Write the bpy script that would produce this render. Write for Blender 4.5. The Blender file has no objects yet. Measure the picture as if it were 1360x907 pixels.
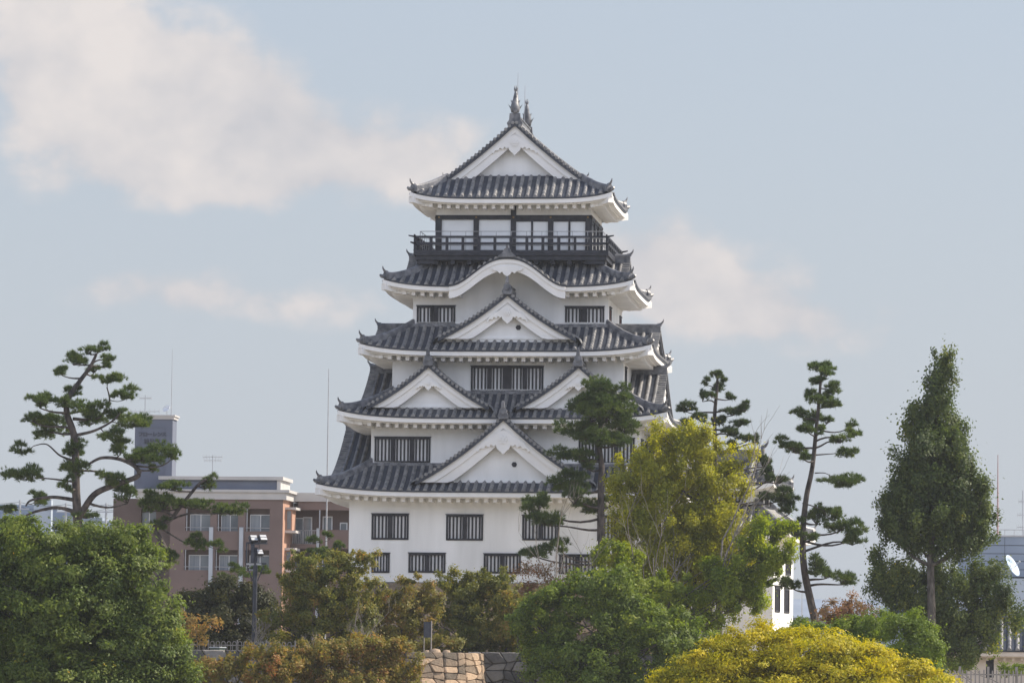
import bpy, math, random
import numpy as np
from mathutils import Vector, Matrix

# ------------------------------------------------------------------ camera, world, sun, exposure
SC = bpy.context.scene
COL = SC.collection
F, CX, CY, YH, CZ = 6340.0, 680.0, 453.5, 930.0, 9.0
PITCH = math.atan((YH - CY) / F)
ROLL = math.radians(0.65)
cam_d = bpy.data.cameras.new('camera')
cam_d.sensor_width = 36.0
cam_d.lens = F / 1360.0 * 36.0
cam_d.clip_start = 1.0
cam_d.clip_end = 20000.0
cam = bpy.data.objects.new('camera', cam_d)
COL.objects.link(cam)
cam.matrix_world = (Matrix.Translation((0, 0, CZ)) @ Matrix.Rotation(math.pi / 2 + PITCH, 4, 'X')
                    @ Matrix.Rotation(ROLL, 4, 'Z'))
SC.camera = cam
CAMROT = np.array(cam.matrix_world.to_3x3())

SUN_EL, SUN_BACK = math.radians(42), math.radians(15)
sun_dir = Vector((math.cos(SUN_EL) * math.cos(SUN_BACK), math.cos(SUN_EL) * math.sin(SUN_BACK), math.sin(SUN_EL)))
sd = bpy.data.lights.new('sun', 'SUN')
sd.energy = 5.0
sd.angle = math.radians(0.55)
sd.color = (1.0, 0.90, 0.76)
sun = bpy.data.objects.new('sun', sd)
COL.objects.link(sun)
sun.rotation_euler = sun_dir.to_track_quat('Z', 'Y').to_euler()
SC.view_settings.view_transform = 'Standard'
SC.view_settings.look = 'None'
SC.view_settings.gamma = 1.0
SC.view_settings.use_curve_mapping = False
SC.view_settings.exposure = 0.48
SC.render.engine = 'CYCLES'
SC.cycles.max_bounces = 6
SC.cycles.transparent_max_bounces = 8

world = bpy.data.worlds.new('World')
SC.world = world
world.use_nodes = True


def build_world():
    nt = world.node_tree
    N, L = nt.nodes, nt.links
    N.clear()
    out = N.new('ShaderNodeOutputWorld')
    bg = N.new('ShaderNodeBackground')
    bg.inputs['Strength'].default_value = 0.115
    sky = N.new('ShaderNodeTexSky')
    sky.sky_type = 'NISHITA'
    sky.sun_disc = False
    sky.sun_elevation = SUN_EL
    sky.sun_rotation = math.radians(90) - SUN_BACK
    sky.altitude = 20
    sky.air_density = 1.0
    sky.dust_density = 1.6
    sky.ozone_density = 2.0
    tc = N.new('ShaderNodeTexCoord')

    def math_(op, a, b=None, c=None):
        n = N.new('ShaderNodeMath')
        n.operation = op
        for i, v in enumerate((a, b, c)):
            if v is None:
                continue
            if isinstance(v, (int, float)):
                n.inputs[i].default_value = v
            else:
                L.new(v, n.inputs[i])
        return n.outputs[0]

    sep = N.new('ShaderNodeSeparateXYZ')
    L.new(tc.outputs['Generated'], sep.inputs[0])
    X, Y, Z = sep.outputs
    az = math_('ARCTAN2', X, Y)          # azimuth from +Y
    el = math_('ARCSINE', Z)             # elevation
    comb = N.new('ShaderNodeCombineXYZ')
    L.new(az, comb.inputs[0])
    L.new(math_('MULTIPLY', el, 1.25), comb.inputs[1])
    nz = N.new('ShaderNodeTexNoise')
    nz.noise_dimensions = '3D'
    L.new(comb.outputs[0], nz.inputs['Vector'])
    nz.inputs['Scale'].default_value = 62
    nz.inputs['Detail'].default_value = 8
    nz.inputs['Roughness'].default_value = 0.52
    nz2 = N.new('ShaderNodeTexNoise')
    L.new(comb.outputs[0], nz2.inputs['Vector'])
    nz2.inputs['Scale'].default_value = 14
    nz2.inputs['Detail'].default_value = 5
    # cumulus banks, the unseen ones behind the camera added as fill (azimuth, elevation, widths in degrees, strength)
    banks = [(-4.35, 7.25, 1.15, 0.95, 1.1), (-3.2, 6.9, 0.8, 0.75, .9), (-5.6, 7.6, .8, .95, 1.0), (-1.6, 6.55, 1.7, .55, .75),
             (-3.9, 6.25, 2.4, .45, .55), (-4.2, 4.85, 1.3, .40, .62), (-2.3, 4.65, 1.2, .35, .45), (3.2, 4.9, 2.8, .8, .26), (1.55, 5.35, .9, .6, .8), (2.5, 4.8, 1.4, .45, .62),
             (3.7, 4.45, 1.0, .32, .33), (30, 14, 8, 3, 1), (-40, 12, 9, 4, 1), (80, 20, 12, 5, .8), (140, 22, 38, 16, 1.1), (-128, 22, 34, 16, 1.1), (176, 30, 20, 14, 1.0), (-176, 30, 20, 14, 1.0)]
    tot = None
    for a, e, wa, we, s in banks:
        da = math_('DIVIDE', math_('SUBTRACT', az, math.radians(a)), math.radians(wa))
        de = math_('DIVIDE', math_('SUBTRACT', el, math.radians(e)), math.radians(we))
        r2 = math_('ADD', math_('MULTIPLY', da, da), math_('MULTIPLY', de, de))
        g = math_('MULTIPLY', math_('EXPONENT', math_('MULTIPLY', r2, -1.0)), s)
        tot = g if tot is None else math_('ADD', tot, g)
    n1 = math_('MULTIPLY', math_('SUBTRACT', nz.outputs['Fac'], 0.5), 2.3)
    n2 = math_('MULTIPLY', math_('SUBTRACT', nz2.outputs['Fac'], 0.5), 1.6)
    dens = math_('ADD', tot, math_('MULTIPLY', math_('ADD', n1, n2), math_('MINIMUM', math_('ADD', math_('MULTIPLY', tot, 1.2), .12), 0.75)))
    mr = N.new('ShaderNodeMapRange')
    mr.interpolation_type = 'SMOOTHSTEP'
    L.new(dens, mr.inputs['Value'])
    mr.inputs['From Min'].default_value = 0.20
    mr.inputs['From Max'].default_value = 0.74
    mr.inputs['To Max'].default_value = 0.9
    # moist air whitens the sky toward the horizon
    hz = N.new('ShaderNodeMapRange')
    L.new(el, hz.inputs['Value'])
    hz.inputs['From Min'].default_value = 0.0
    hz.inputs['From Max'].default_value = 0.55
    hz.inputs['To Min'].default_value = 0.98
    hz.inputs['To Max'].default_value = 0.05
    m1 = N.new('ShaderNodeMix')
    m1.data_type = 'RGBA'
    L.new(hz.outputs[0], m1.inputs['Factor'])
    L.new(sky.outputs[0], m1.inputs[6])
    m1.inputs[7].default_value = SKY_HAZE
    # cloud body: brighter heads, greyer folds
    mc = N.new('ShaderNodeMix')
    mc.data_type = 'RGBA'
    fold = N.new('ShaderNodeMapRange')
    L.new(math_('ADD', math_('MULTIPLY', nz2.outputs['Fac'], .6), math_('MULTIPLY', nz.outputs['Fac'], .4)), fold.inputs['Value'])
    fold.inputs['From Min'].default_value = 0.38
    fold.inputs['From Max'].default_value = 0.60
    L.new(fold.outputs[0], mc.inputs['Factor'])
    mc.inputs[6].default_value = CLOUD_A
    mc.inputs[7].default_value = CLOUD_B
    # boost the added clouds behind the camera to brighten the shaded walls
    rear_fill = N.new('ShaderNodeMapRange')
    L.new(Y, rear_fill.inputs['Value'])
    rear_fill.inputs['From Min'].default_value = 0.3
    rear_fill.inputs['From Max'].default_value = -0.7
    rear_fill.inputs['To Min'].default_value = 1.0
    rear_fill.inputs['To Max'].default_value = 2.3
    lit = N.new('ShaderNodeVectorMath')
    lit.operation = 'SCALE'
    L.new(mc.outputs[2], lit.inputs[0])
    L.new(rear_fill.outputs[0], lit.inputs['Scale'])
    # cool the added fill clouds so the shaded walls turn bluer
    fill_tint = N.new('ShaderNodeMix')
    fill_tint.data_type = 'RGBA'
    fill_tint.blend_type = 'MULTIPLY'
    tn = N.new('ShaderNodeMapRange')
    L.new(Y, tn.inputs['Value'])
    tn.inputs['From Min'].default_value = 0.3
    tn.inputs['From Max'].default_value = -0.5
    L.new(tn.outputs[0], fill_tint.inputs['Factor'])
    L.new(lit.outputs[0], fill_tint.inputs[6])
    fill_tint.inputs[7].default_value = (.84, .95, 1.16, 1)
    m2 = N.new('ShaderNodeMix')
    m2.data_type = 'RGBA'
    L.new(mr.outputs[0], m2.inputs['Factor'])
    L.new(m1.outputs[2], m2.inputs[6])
    L.new(fill_tint.outputs[2], m2.inputs[7])
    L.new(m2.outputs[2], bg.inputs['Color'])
    L.new(bg.outputs[0], out.inputs['Surface'])


SKY_HAZE = (3.3, 3.56, 3.98, 1)
CLOUD_A = (3.62, 3.62, 3.84, 1)
CLOUD_B = (5.15, 4.78, 4.6, 1)
build_world()

# ------------------------------------------------------------------ helpers
rnd = random.Random(7)


def ray(px, py):
    d = CAMROT @ np.array([(px - CX) / F, -(py - CY) / F, -1.0])
    return d


def P(px, py, Y):
    """the point of the place seen at photo pixel (px, py), Y metres ahead"""
    d = ray(px, py)
    return np.array([0, 0, CZ]) + d * (Y / d[1])


def scale_at(Y):
    return F / Y


class Frame:
    """an upright local frame: origin and turn about Z"""

    def __init__(self, x, y, z, deg):
        self.o = np.array([x, y, z])
        self.a = math.radians(deg)
        c, s = math.cos(-self.a), math.sin(-self.a)
        self.R = np.array([[c, -s, 0], [s, c, 0], [0, 0, 1]])

    def at(self, px, py, yl=None, xl=None):
        d = self.R @ ray(px, py)
        o = self.R @ (np.array([0, 0, CZ]) - self.o)
        t = (yl - o[1]) / d[1] if yl is not None else (xl - o[0]) / d[0]
        return o + d * t


class MB:
    def __init__(self):
        self.v, self.f = [], []

    def add(self, vs, fs):
        n = len(self.v)
        self.v.extend([tuple(float(c) for c in p) for p in vs])
        self.f.extend([tuple(i + n for i in f) for f in fs])

    def quad(self, a, b, c, d):
        self.add([a, b, c, d], [(0, 1, 2, 3)])

    def box(self, x0, y0, z0, x1, y1, z1, T=None):
        p = [(x0, y0, z0), (x1, y0, z0), (x1, y1, z0), (x0, y1, z0), (x0, y0, z1), (x1, y0, z1), (x1, y1, z1), (x0, y1, z1)]
        if T:
            p = [T(*q) for q in p]
        self.add(p, [(0, 3, 2, 1), (4, 5, 6, 7), (0, 1, 5, 4), (1, 2, 6, 5), (2, 3, 7, 6), (3, 0, 4, 7)])

    def tube(self, pts, rad, n=6, cap=True):
        pts = [Vector(p) for p in pts]
        if not hasattr(rad, '__len__'):
            rad = [rad] * len(pts)
        rings = []
        up = Vector((0.31, 0.17, 1)).normalized()
        for i, p in enumerate(pts):
            d = (pts[min(i + 1, len(pts) - 1)] - pts[max(i - 1, 0)])
            if d.length < 1e-9:
                d = Vector((0, 0, 1))
            d.normalize()
            a = d.cross(up)
            if a.length < 1e-3:
                a = d.cross(Vector((1, 0, 0)))
            a.normalize()
            b = d.cross(a)
            rings.append([p + (a * math.cos(2 * math.pi * k / n) + b * math.sin(2 * math.pi * k / n)) * rad[i] for k in range(n)])
        vs = [q for r in rings for q in r]
        fs = []
        for i in range(len(pts) - 1):
            for k in range(n):
                k2 = (k + 1) % n
                fs.append((i * n + k, i * n + k2, (i + 1) * n + k2, (i + 1) * n + k))
        if cap:
            fs.append(tuple(range(n))[::-1])
            fs.append(tuple((len(pts) - 1) * n + k for k in range(n)))
        self.add(vs, fs)

    def sweep(self, pts, prof, side=None):
        """sweep a closed (across, up) profile along points; across is horizontal"""
        pts = [Vector(p) for p in pts]
        n = len(prof)
        vs, fs = [], []
        for i, p in enumerate(pts):
            d = pts[min(i + 1, len(pts) - 1)] - pts[max(i - 1, 0)]
            a = Vector(side) if side else Vector((d.y, -d.x, 0)).normalized()
            for (x, z) in prof:
                vs.append(p + a * x + Vector((0, 0, z)))
        for i in range(len(pts) - 1):
            for k in range(n):
                k2 = (k + 1) % n
                fs.append((i * n + k, i * n + k2, (i + 1) * n + k2, (i + 1) * n + k))
        fs.append(tuple(range(n))[::-1])
        fs.append(tuple((len(pts) - 1) * n + k for k in range(n)))
        self.add(vs, fs)

    def prism(self, poly, T, d0, d1):
        """polygon (u, z) given depth from d0 to d1, mapped by T(u, d, z)"""
        n = len(poly)
        vs = [T(u, d0, z) for u, z in poly] + [T(u, d1, z) for u, z in poly]
        fs = [tuple(range(n)), tuple(range(2 * n - 1, n - 1, -1))]
        for k in range(n):
            k2 = (k + 1) % n
            fs.append((k, k + n, k2 + n, k2))
        self.add(vs, fs)

    def build(self, name, mat, parent=None, smooth=False, off=(0, 0, 0)):
        me = bpy.data.meshes.new(name)
        v = self.v if off == (0, 0, 0) else [(x - off[0], y - off[1], z - off[2]) for x, y, z in self.v]
        me.from_pydata(v, [], self.f)
        me.materials.append(mat)
        if smooth:
            me.polygons.foreach_set('use_smooth', [True] * len(me.polygons))
        me.update()
        o = bpy.data.objects.new(name, me)
        COL.objects.link(o)
        if parent:
            o.parent = parent
        return o


def thing(name, label, cat, loc=(0, 0, 0), deg=0.0, group=None):
    o = bpy.data.objects.new(name, None)
    COL.objects.link(o)
    o.empty_display_size = 0.5
    o.location = [float(c) for c in loc]
    o.rotation_euler = (0, 0, math.radians(deg))
    o['label'] = label
    o['category'] = cat
    if group:
        o['group'] = group
    return o


def tag(o, label, cat, group=None):
    o['label'] = label
    o['category'] = cat
    if group:
        o['group'] = group
    return o


def struct(o, label=None):
    o['kind'] = 'structure'
    if label:
        o['label'] = label
    return o


def dup(o, parent, loc=None):
    c = o.copy()
    COL.objects.link(c)
    c.parent = parent
    if loc is not None:
        c.location = loc
    return c


# ------------------------------------------------------------------ materials
def new_mat(name):
    m = bpy.data.materials.new(name)
    m.use_nodes = True
    nt = m.node_tree
    nt.nodes.clear()
    out = nt.nodes.new('ShaderNodeOutputMaterial')
    b = nt.nodes.new('ShaderNodeBsdfPrincipled')
    nt.links.new(b.outputs[0], out.inputs[0])
    return m, nt, b, out


def rgba(c):
    return (c[0], c[1], c[2], 1.0)


def mat_noise(name, c1, c2, scale=2.0, rough=0.8, detail=6, bump=0.0, bscale=None, spec=0.3, stretch=(1, 1, 1), metal=0.0, lo=.35, hi=.65, island=0.0):
    m, nt, b, out = new_mat(name)
    N, L = nt.nodes, nt.links
    tc = N.new('ShaderNodeTexCoord')
    mp = N.new('ShaderNodeMapping')
    mp.inputs['Scale'].default_value = stretch
    L.new(tc.outputs['Object'], mp.inputs[0])
    n = N.new('ShaderNodeTexNoise')
    n.inputs['Scale'].default_value = scale
    n.inputs['Detail'].default_value = detail
    L.new(mp.outputs[0], n.inputs['Vector'])
    r = N.new('ShaderNodeValToRGB')
    r.color_ramp.elements[0].position = lo
    r.color_ramp.elements[1].position = hi
    r.color_ramp.elements[0].color = rgba(c1)
    r.color_ramp.elements[1].color = rgba(c2)
    fac = n.outputs['Fac']
    if island:
        g = N.new('ShaderNodeNewGeometry')
        mx = N.new('ShaderNodeMix')
        mx.inputs['Factor'].default_value = island
        L.new(fac, mx.inputs[2])
        L.new(g.outputs['Random Per Island'], mx.inputs[3])
        fac = mx.outputs[0]
    L.new(fac, r.inputs[0])
    L.new(r.outputs[0], b.inputs['Base Color'])
    b.inputs['Roughness'].default_value = rough
    b.inputs['Metallic'].default_value = metal
    b.inputs['Specular IOR Level'].default_value = spec
    if bump:
        n2 = N.new('ShaderNodeTexNoise')
        n2.inputs['Scale'].default_value = bscale or scale * 3
        n2.inputs['Detail'].default_value = 6
        L.new(mp.outputs[0], n2.inputs['Vector'])
        bp = N.new('ShaderNodeBump')
        bp.inputs['Strength'].default_value = bump
        bp.inputs['Distance'].default_value = 0.05
        L.new(n2.outputs['Fac'], bp.inputs['Height'])
        L.new(bp.outputs[0], b.inputs['Normal'])
    return m


def mat_leaf(name, stops, trans=0.35, rough=0.55):
    """leaf colour by the 'tone' of its spray and a little by the leaf itself"""
    m, nt, b, out = new_mat(name)
    N, L = nt.nodes, nt.links
    at = N.new('ShaderNodeAttribute')
    at.attribute_name = 'tone'
    g = N.new('ShaderNodeNewGeometry')
    mx = N.new('ShaderNodeMix')
    mx.inputs['Factor'].default_value = 0.42
    L.new(at.outputs['Fac'], mx.inputs[2])
    L.new(g.outputs['Random Per Island'], mx.inputs[3])
    r = N.new('ShaderNodeValToRGB')
    el = r.color_ramp.elements
    while len(el) < len(stops):
        el.new(0.5)
    for e, (p, c) in zip(el, stops):
        e.position = p
        e.color = rgba(c)
    L.new(mx.outputs[0], r.inputs[0])
    L.new(r.outputs[0], b.inputs['Base Color'])
    b.inputs['Roughness'].default_value = rough
    b.inputs['Specular IOR Level'].default_value = 0.25
    tr = N.new('ShaderNodeBsdfTranslucent')
    hs = N.new('ShaderNodeHueSaturation')
    hs.inputs['Value'].default_value = 1.7
    hs.inputs['Saturation'].default_value = 1.1
    L.new(r.outputs[0], hs.inputs['Color'])
    L.new(hs.outputs[0], tr.inputs['Color'])
    ms = N.new('ShaderNodeMixShader')
    ms.inputs[0].default_value = trans
    L.new(b.outputs[0], ms.inputs[1])
    L.new(tr.outputs[0], ms.inputs[2])
    L.new(ms.outputs[0], out.inputs[0])
    return m


M = {}
M['plaster'] = mat_noise('white_plaster', (.70, .70, .685), (.83, .83, .82), 0.9, .85, 9, .08, 6, stretch=(1, 1, .14), lo=.28, hi=.6)
M['trim'] = mat_noise('white_trim', (.76, .75, .73), (.82, .81, .79), 0.9, .8, 6)
M['tile'] = mat_noise('roof_tile', (.022, .027, .040), (.060, .068, .088), 1.7, .5, 8, .25, 9, spec=.35, lo=.3, hi=.72)
M['roll'] = mat_noise('roof_roll_tile', (.085, .088, .098), (.27, .262, .25), 2.3, .45, 8, .2, 10, spec=.5, lo=.3, hi=.72)
M['ridge'] = mat_noise('ridge_tile', (.06, .066, .08), (.20, .20, .21), 2.5, .45, 8, .35, 8, spec=.5)
M['darkwood'] = mat_noise('dark_wood', (.016, .018, .026), (.035, .037, .048), 3, .55, 5, stretch=(1, 1, 1))
M['bar'] = mat_noise('dark_lattice', (.014, .014, .02), (.03, .03, .038), 3, .6)
M['pane'] = mat_noise('pale_shutter', (.74, .75, .76), (.82, .82, .83), 1.5, .7)
M['panedark'] = mat_noise('dark_opening', (.05, .055, .07), (.09, .095, .11), 1.2, .5)
M['screen'] = mat_noise('pale_panel', (.78, .81, .84), (.83, .86, .88), .7, .35, spec=.5)
M['redwood'] = mat_noise('red_wood', (.16, .05, .04), (.24, .09, .07), 2, .6)
M['steel'] = mat_noise('grey_steel', (.35, .36, .38), (.45, .46, .48), 3, .4, metal=.4)
M['darksteel'] = mat_noise('dark_steel', (.03, .035, .05), (.06, .065, .08), 3, .45, metal=.3)
M['brass'] = mat_noise('old_brass', (.16, .11, .05), (.25, .17, .08), 8, .45, metal=.6)
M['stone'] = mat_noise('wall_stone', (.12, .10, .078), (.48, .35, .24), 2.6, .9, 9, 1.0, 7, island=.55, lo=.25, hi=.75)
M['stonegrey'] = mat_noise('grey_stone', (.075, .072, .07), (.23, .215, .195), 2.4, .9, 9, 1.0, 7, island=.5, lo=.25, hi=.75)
M['joint'] = mat_noise('stone_joint', (.035, .03, .025), (.07, .06, .05), 2, .95)
M['ground'] = mat_noise('ground_gravel', (.22, .205, .18), (.36, .335, .295), .25, .95, 8, .3, 2)
M['terrace'] = mat_noise('terrace_soil', (.30, .26, .20), (.46, .41, .33), .5, .95, 8, .4, 3)
M['bark'] = mat_noise('grey_bark', (.035, .03, .027), (.13, .115, .10), 5, .9, 8, .9, 14, stretch=(1, 1, .35))
M['pinebark'] = mat_noise('pine_bark', (.030, .026, .025), (.115, .095, .085), 4, .9, 8, 1.0, 10, stretch=(1, 1, .5))
M['twig'] = mat_noise('pale_twig', (.16, .14, .12), (.30, .27, .24), 5, .85)
M['pine'] = mat_leaf('pine_needles', [(0, (.028, .052, .016)), (.45, (.068, .106, .026)), (.8, (.135, .175, .035)), (1, (.19, .225, .045))], 0.24)
M['pinedry'] = mat_leaf('pine_needles_dark', [(0, (.022, .040, .016)), (.5, (.050, .080, .022)), (1, (.13, .155, .035))], 0.2)
M['broad'] = mat_leaf('broad_leaf', [(0, (.052, .086, .022)), (.4, (.108, .150, .032)), (.75, (.178, .215, .042)), (.955, (.23, .26, .048)), (.97, (.50, .33, .015)), (1, (.6, .33, .015))], 0.38)
M['ginkgo'] = mat_leaf('ginkgo_leaf', [(0, (.034, .056, .020)), (.5, (.078, .108, .030)), (.85, (.15, .18, .042)), (.965, (.21, .22, .042)), (.98, (.42, .34, .02)), (1, (.48, .37, .02))], 0.34)
M['yellowgreen'] = mat_leaf('yellow_green_leaf', [(0, (.15, .18, .022)), (.4, (.29, .29, .028)), (.8, (.43, .39, .030)), (1, (.54, .45, .034))], 0.44)
M['midgreen'] = mat_leaf('mid_green_leaf', [(0, (.060, .098, .020)), (.5, (.135, .185, .030)), (.85, (.225, .265, .036)), (1, (.32, .32, .036))], 0.4)
M['limegreen'] = mat_leaf('lime_green_leaf', [(0, (.09, .14, .020)), (.45, (.19, .24, .028)), (.85, (.30, .33, .034)), (1, (.40, .38, .036))], 0.44)
M['yellow'] = mat_leaf('yellow_leaf', [(0, (.15, .175, .018)), (.35, (.33, .31, .018)), (.7, (.53, .44, .020)), (1, (.66, .52, .028))], 0.34)
M['olive'] = mat_leaf('olive_cherry_leaf', [(0, (.07, .088, .022)), (.42, (.155, .165, .034)), (.70, (.245, .22, .044)), (.86, (.32, .20, .05)), (1, (.38, .17, .06))], 0.38)
M['autumn'] = mat_leaf('autumn_leaf', [(0, (.11, .115, .028)), (.38, (.205, .19, .04)), (.64, (.28, .19, .05)), (.86, (.33, .16, .06)), (1, (.38, .13, .06))], 0.36)
M['orange'] = mat_leaf('orange_leaf', [(0, (.15, .14, .04)), (.4, (.26, .19, .06)), (.8, (.33, .18, .06)), (1, (.40, .10, .05))], 0.36)
M['brownred'] = mat_leaf('brown_red_leaf', [(0, (.13, .12, .05)), (.4, (.22, .14, .07)), (1, (.30, .14, .08))], 0.33)
M['darkolive'] = mat_leaf('dark_olive_leaf', [(0, (.028, .034, .014)), (.6, (.055, .060, .02)), (.9, (.10, .085, .025)), (1, (.22, .15, .035))], 0.25)
M['bushgreen'] = mat_leaf('bush_leaf', [(0, (.07, .12, .020)), (.5, (.145, .20, .028)), (1, (.24, .29, .04))], 0.36)
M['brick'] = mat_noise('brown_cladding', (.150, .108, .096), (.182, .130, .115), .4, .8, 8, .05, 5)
M['brickshade'] = mat_noise('shaded_brown_cladding', (.10, .072, .064), (.13, .094, .083), .5, .8)  # brown cladding with recess and set-back shade put into the colour
M['bricksunlit'] = mat_noise('sunlit_brown_cladding', (.36, .21, .15), (.42, .25, .18), .4, .8)  # brown cladding with the end wall's sunlight put into the colour
M['towergrey'] = mat_noise('blue_grey_render', (.115, .13, .175), (.145, .165, .21), .25, .8, 6, stretch=(1, 1, .3))
M['cornice'] = mat_noise('pale_cornice', (.42, .41, .40), (.50, .48, .46), .5, .7)
M['glass'] = mat_noise('window_glass', (.09, .11, .13), (.20, .23, .25), .35, .12, 3, spec=.7)
M['curtain'] = mat_noise('pale_curtain', (.20, .23, .26), (.31, .34, .37), 1.2, .7, stretch=(5, 5, .2))
M['whiteframe'] = mat_noise('white_frame', (.55, .56, .57), (.64, .65, .66), 2, .5)
M['pillar'] = mat_noise('pale_grey_pillar', (.36, .40, .44), (.44, .47, .51), .6, .7)
M['lettering'] = mat_noise('dark_lettering', (.05, .055, .075), (.07, .075, .10), 4, .6)
M['panelgrey'] = mat_noise('grey_metal_panel', (.23, .27, .33), (.27, .31, .37), .3, .5, 4)
M['panelpale'] = mat_noise('pale_metal_panel', (.36, .41, .47), (.41, .46, .52), .3, .5, 4)
M['dish'] = mat_noise('white_dish', (.72, .74, .77), (.78, .80, .82), 1, .5)
M['dishblue'] = mat_noise('pale_blue_dish', (.42, .52, .66), (.47, .57, .70), 1, .5)
M['cabinet'] = mat_noise('green_cabinet', (.05, .075, .07), (.075, .10, .09), 2, .6)
M['redwhite'] = mat_noise('red_mast', (.34, .21, .20), (.42, .30, .29), 2, .6)
M['lampface'] = mat_noise('lamp_face', (.42, .43, .45), (.60, .61, .62), 3, .25, spec=.6)
M['wood'] = mat_noise('weathered_fence', (.22, .20, .18), (.36, .33, .30), 3, .85, stretch=(1, 1, .2))
M['cream'] = mat_noise('cream_plaster', (.55, .49, .43), (.64, .57, .50), .8, .85, 8)
M['pigeon'] = mat_noise('dark_feathers', (.02, .02, .022), (.05, .05, .055), 6, .6)

# ------------------------------------------------------------------ ground and terrace
TZ = 11.5


def ground_sheet():
    mb = MB()
    s = 6000.0
    n = 24
    for i in range(n):
        for j in range(n):
            x0, x1 = -s + 2 * s * i / n, -s + 2 * s * (i + 1) / n
            y0, y1 = -s + 2 * s * j / n, -s + 2 * s * (j + 1) / n
            mb.quad((x0, y0, 0), (x1, y0, 0), (x1, y1, 0), (x0, y1, 0))
    struct(mb.build('ground', M['ground']), 'open pale gravel ground below the castle terrace')


def terrace():
    mb = MB()
    nx, ny = 60, 24
    x0, x1, y0, y1 = -75.0, 20.0, 257.3, 350.0

    def h(x, y):
        return TZ + 0.12 * math.sin(x * .35 + 1) * math.cos(y * .28) + 0.07 * math.sin(x * 1.3) * math.sin(y * 1.1)
    g = [[(x0 + (x1 - x0) * i / nx, y0 + (y1 - y0) * j / ny) for i in range(nx + 1)] for j in range(ny + 1)]
    vs = [(x, y, h(x, y)) for r in g for x, y in r]
    fs = [(j * (nx + 1) + i, j * (nx + 1) + i + 1, (j + 1) * (nx + 1) + i + 1, (j + 1) * (nx + 1) + i) for j in range(ny) for i in range(nx)]
    mb.add(vs, fs)
    # earth sides of the mound down to the ground
    for (ax, ay, bx, by, ox, oy) in ((x0, y0, x0, y1, -8, 0), (x1, y0, x1, y1, 1.5, 0), (x0, y1, x1, y1, 0, 9)):
        mb.quad((ax, ay, TZ + .1), (bx, by, TZ + .1), (bx + ox, by + oy, -.1), (ax + ox, ay + oy, -.1))
    struct(mb.build('terrace_ground', M['terrace'], smooth=True), 'raised earth terrace round the keep')


def stone_face(mb, back, a, b, z0, z1, size=0.8, batter=0.12, seed=1, nrm=None, curve=None):
    """rough fitted stones along plan points a -> b, leaning back by batter; each stone its own pillow"""
    r = random.Random(seed)
    a, b = Vector((a[0], a[1])), Vector((b[0], b[1]))
    d = b - a
    Lh = d.length
    d.normalize()
    n = Vector((d.y, -d.x)) if nrm is None else Vector(nrm)
    nu, nv = max(2, int(Lh / size)), max(2, int((z1 - z0) / (size * .62)))

    def pt(u, v, o):
        uu = min(max(u, 0), 1) * Lh
        z = z0 + (z1 - z0) * v
        q = a + d * uu + n * (o - batter * (z - z1) * 1.0 + (curve(uu / Lh) if curve else 0))
        return (q.x, q.y, z)
    grid = [[(max(0, min(1, (i + (r.uniform(-.33, .33) if 0 < i < nu else 0) + (.5 if j % 2 and 0 < i < nu else 0) * .6) / nu)),
              max(0, min(1, (j + (r.uniform(-.34, .34) if 0 < j < nv else 0)) / nv))) for i in range(nu + 1)] for j in range(nv + 1)]
    for j in range(nv):
        for i in range(nu):
            c = [grid[j][i], grid[j][i + 1], grid[j + 1][i + 1], grid[j + 1][i]]
            cu, cv = sum(p[0] for p in c) / 4, sum(p[1] for p in c) / 4
            o = r.uniform(.03, .13)
            tilt = (r.uniform(-.07, .07), r.uniform(-.07, .07))
            rings = []
            for k, (s, oo) in enumerate(((.992, -.12), (.965, o * .5), (.84, o), )):
                ring = []
                for (u, v) in c:
                    m2 = []
                    ring.append((cu + (u - cu) * s, cv + (v - cv) * s))
                # add mid points pushed in for rounder corners
                full = []
                for q in range(4):
                    p, p2 = ring[q], ring[(q + 1) % 4]
                    full.append((p[0] * .91 + cu * .09, p[1] * .91 + cv * .09) if k else p)
                    full.append(((p[0] + p2[0]) / 2, (p[1] + p2[1]) / 2))
                rings.append([pt(u, v, oo + ((u - cu) * Lh * tilt[0] + (v - cv) * (z1 - z0) * tilt[1]) * (k > 0)) for u, v in full])
            vs = [p for R in rings for p in R]
            fs = []
            for k in range(2):
                for q in range(8):
                    q2 = (q + 1) % 8
                    fs.append((k * 8 + q, k * 8 + q2, (k + 1) * 8 + q2, (k + 1) * 8 + q))
            fs.append(tuple(range(16, 24)))
            mb.add(vs, fs)
    # dark joint backing
    m = 12
    for i in range(m):
        back.quad(pt(i / m, 0, -.04), pt((i + 1) / m, 0, -.04), pt((i + 1) / m, 1, -.04), pt(i / m, 1, -.04))


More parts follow.
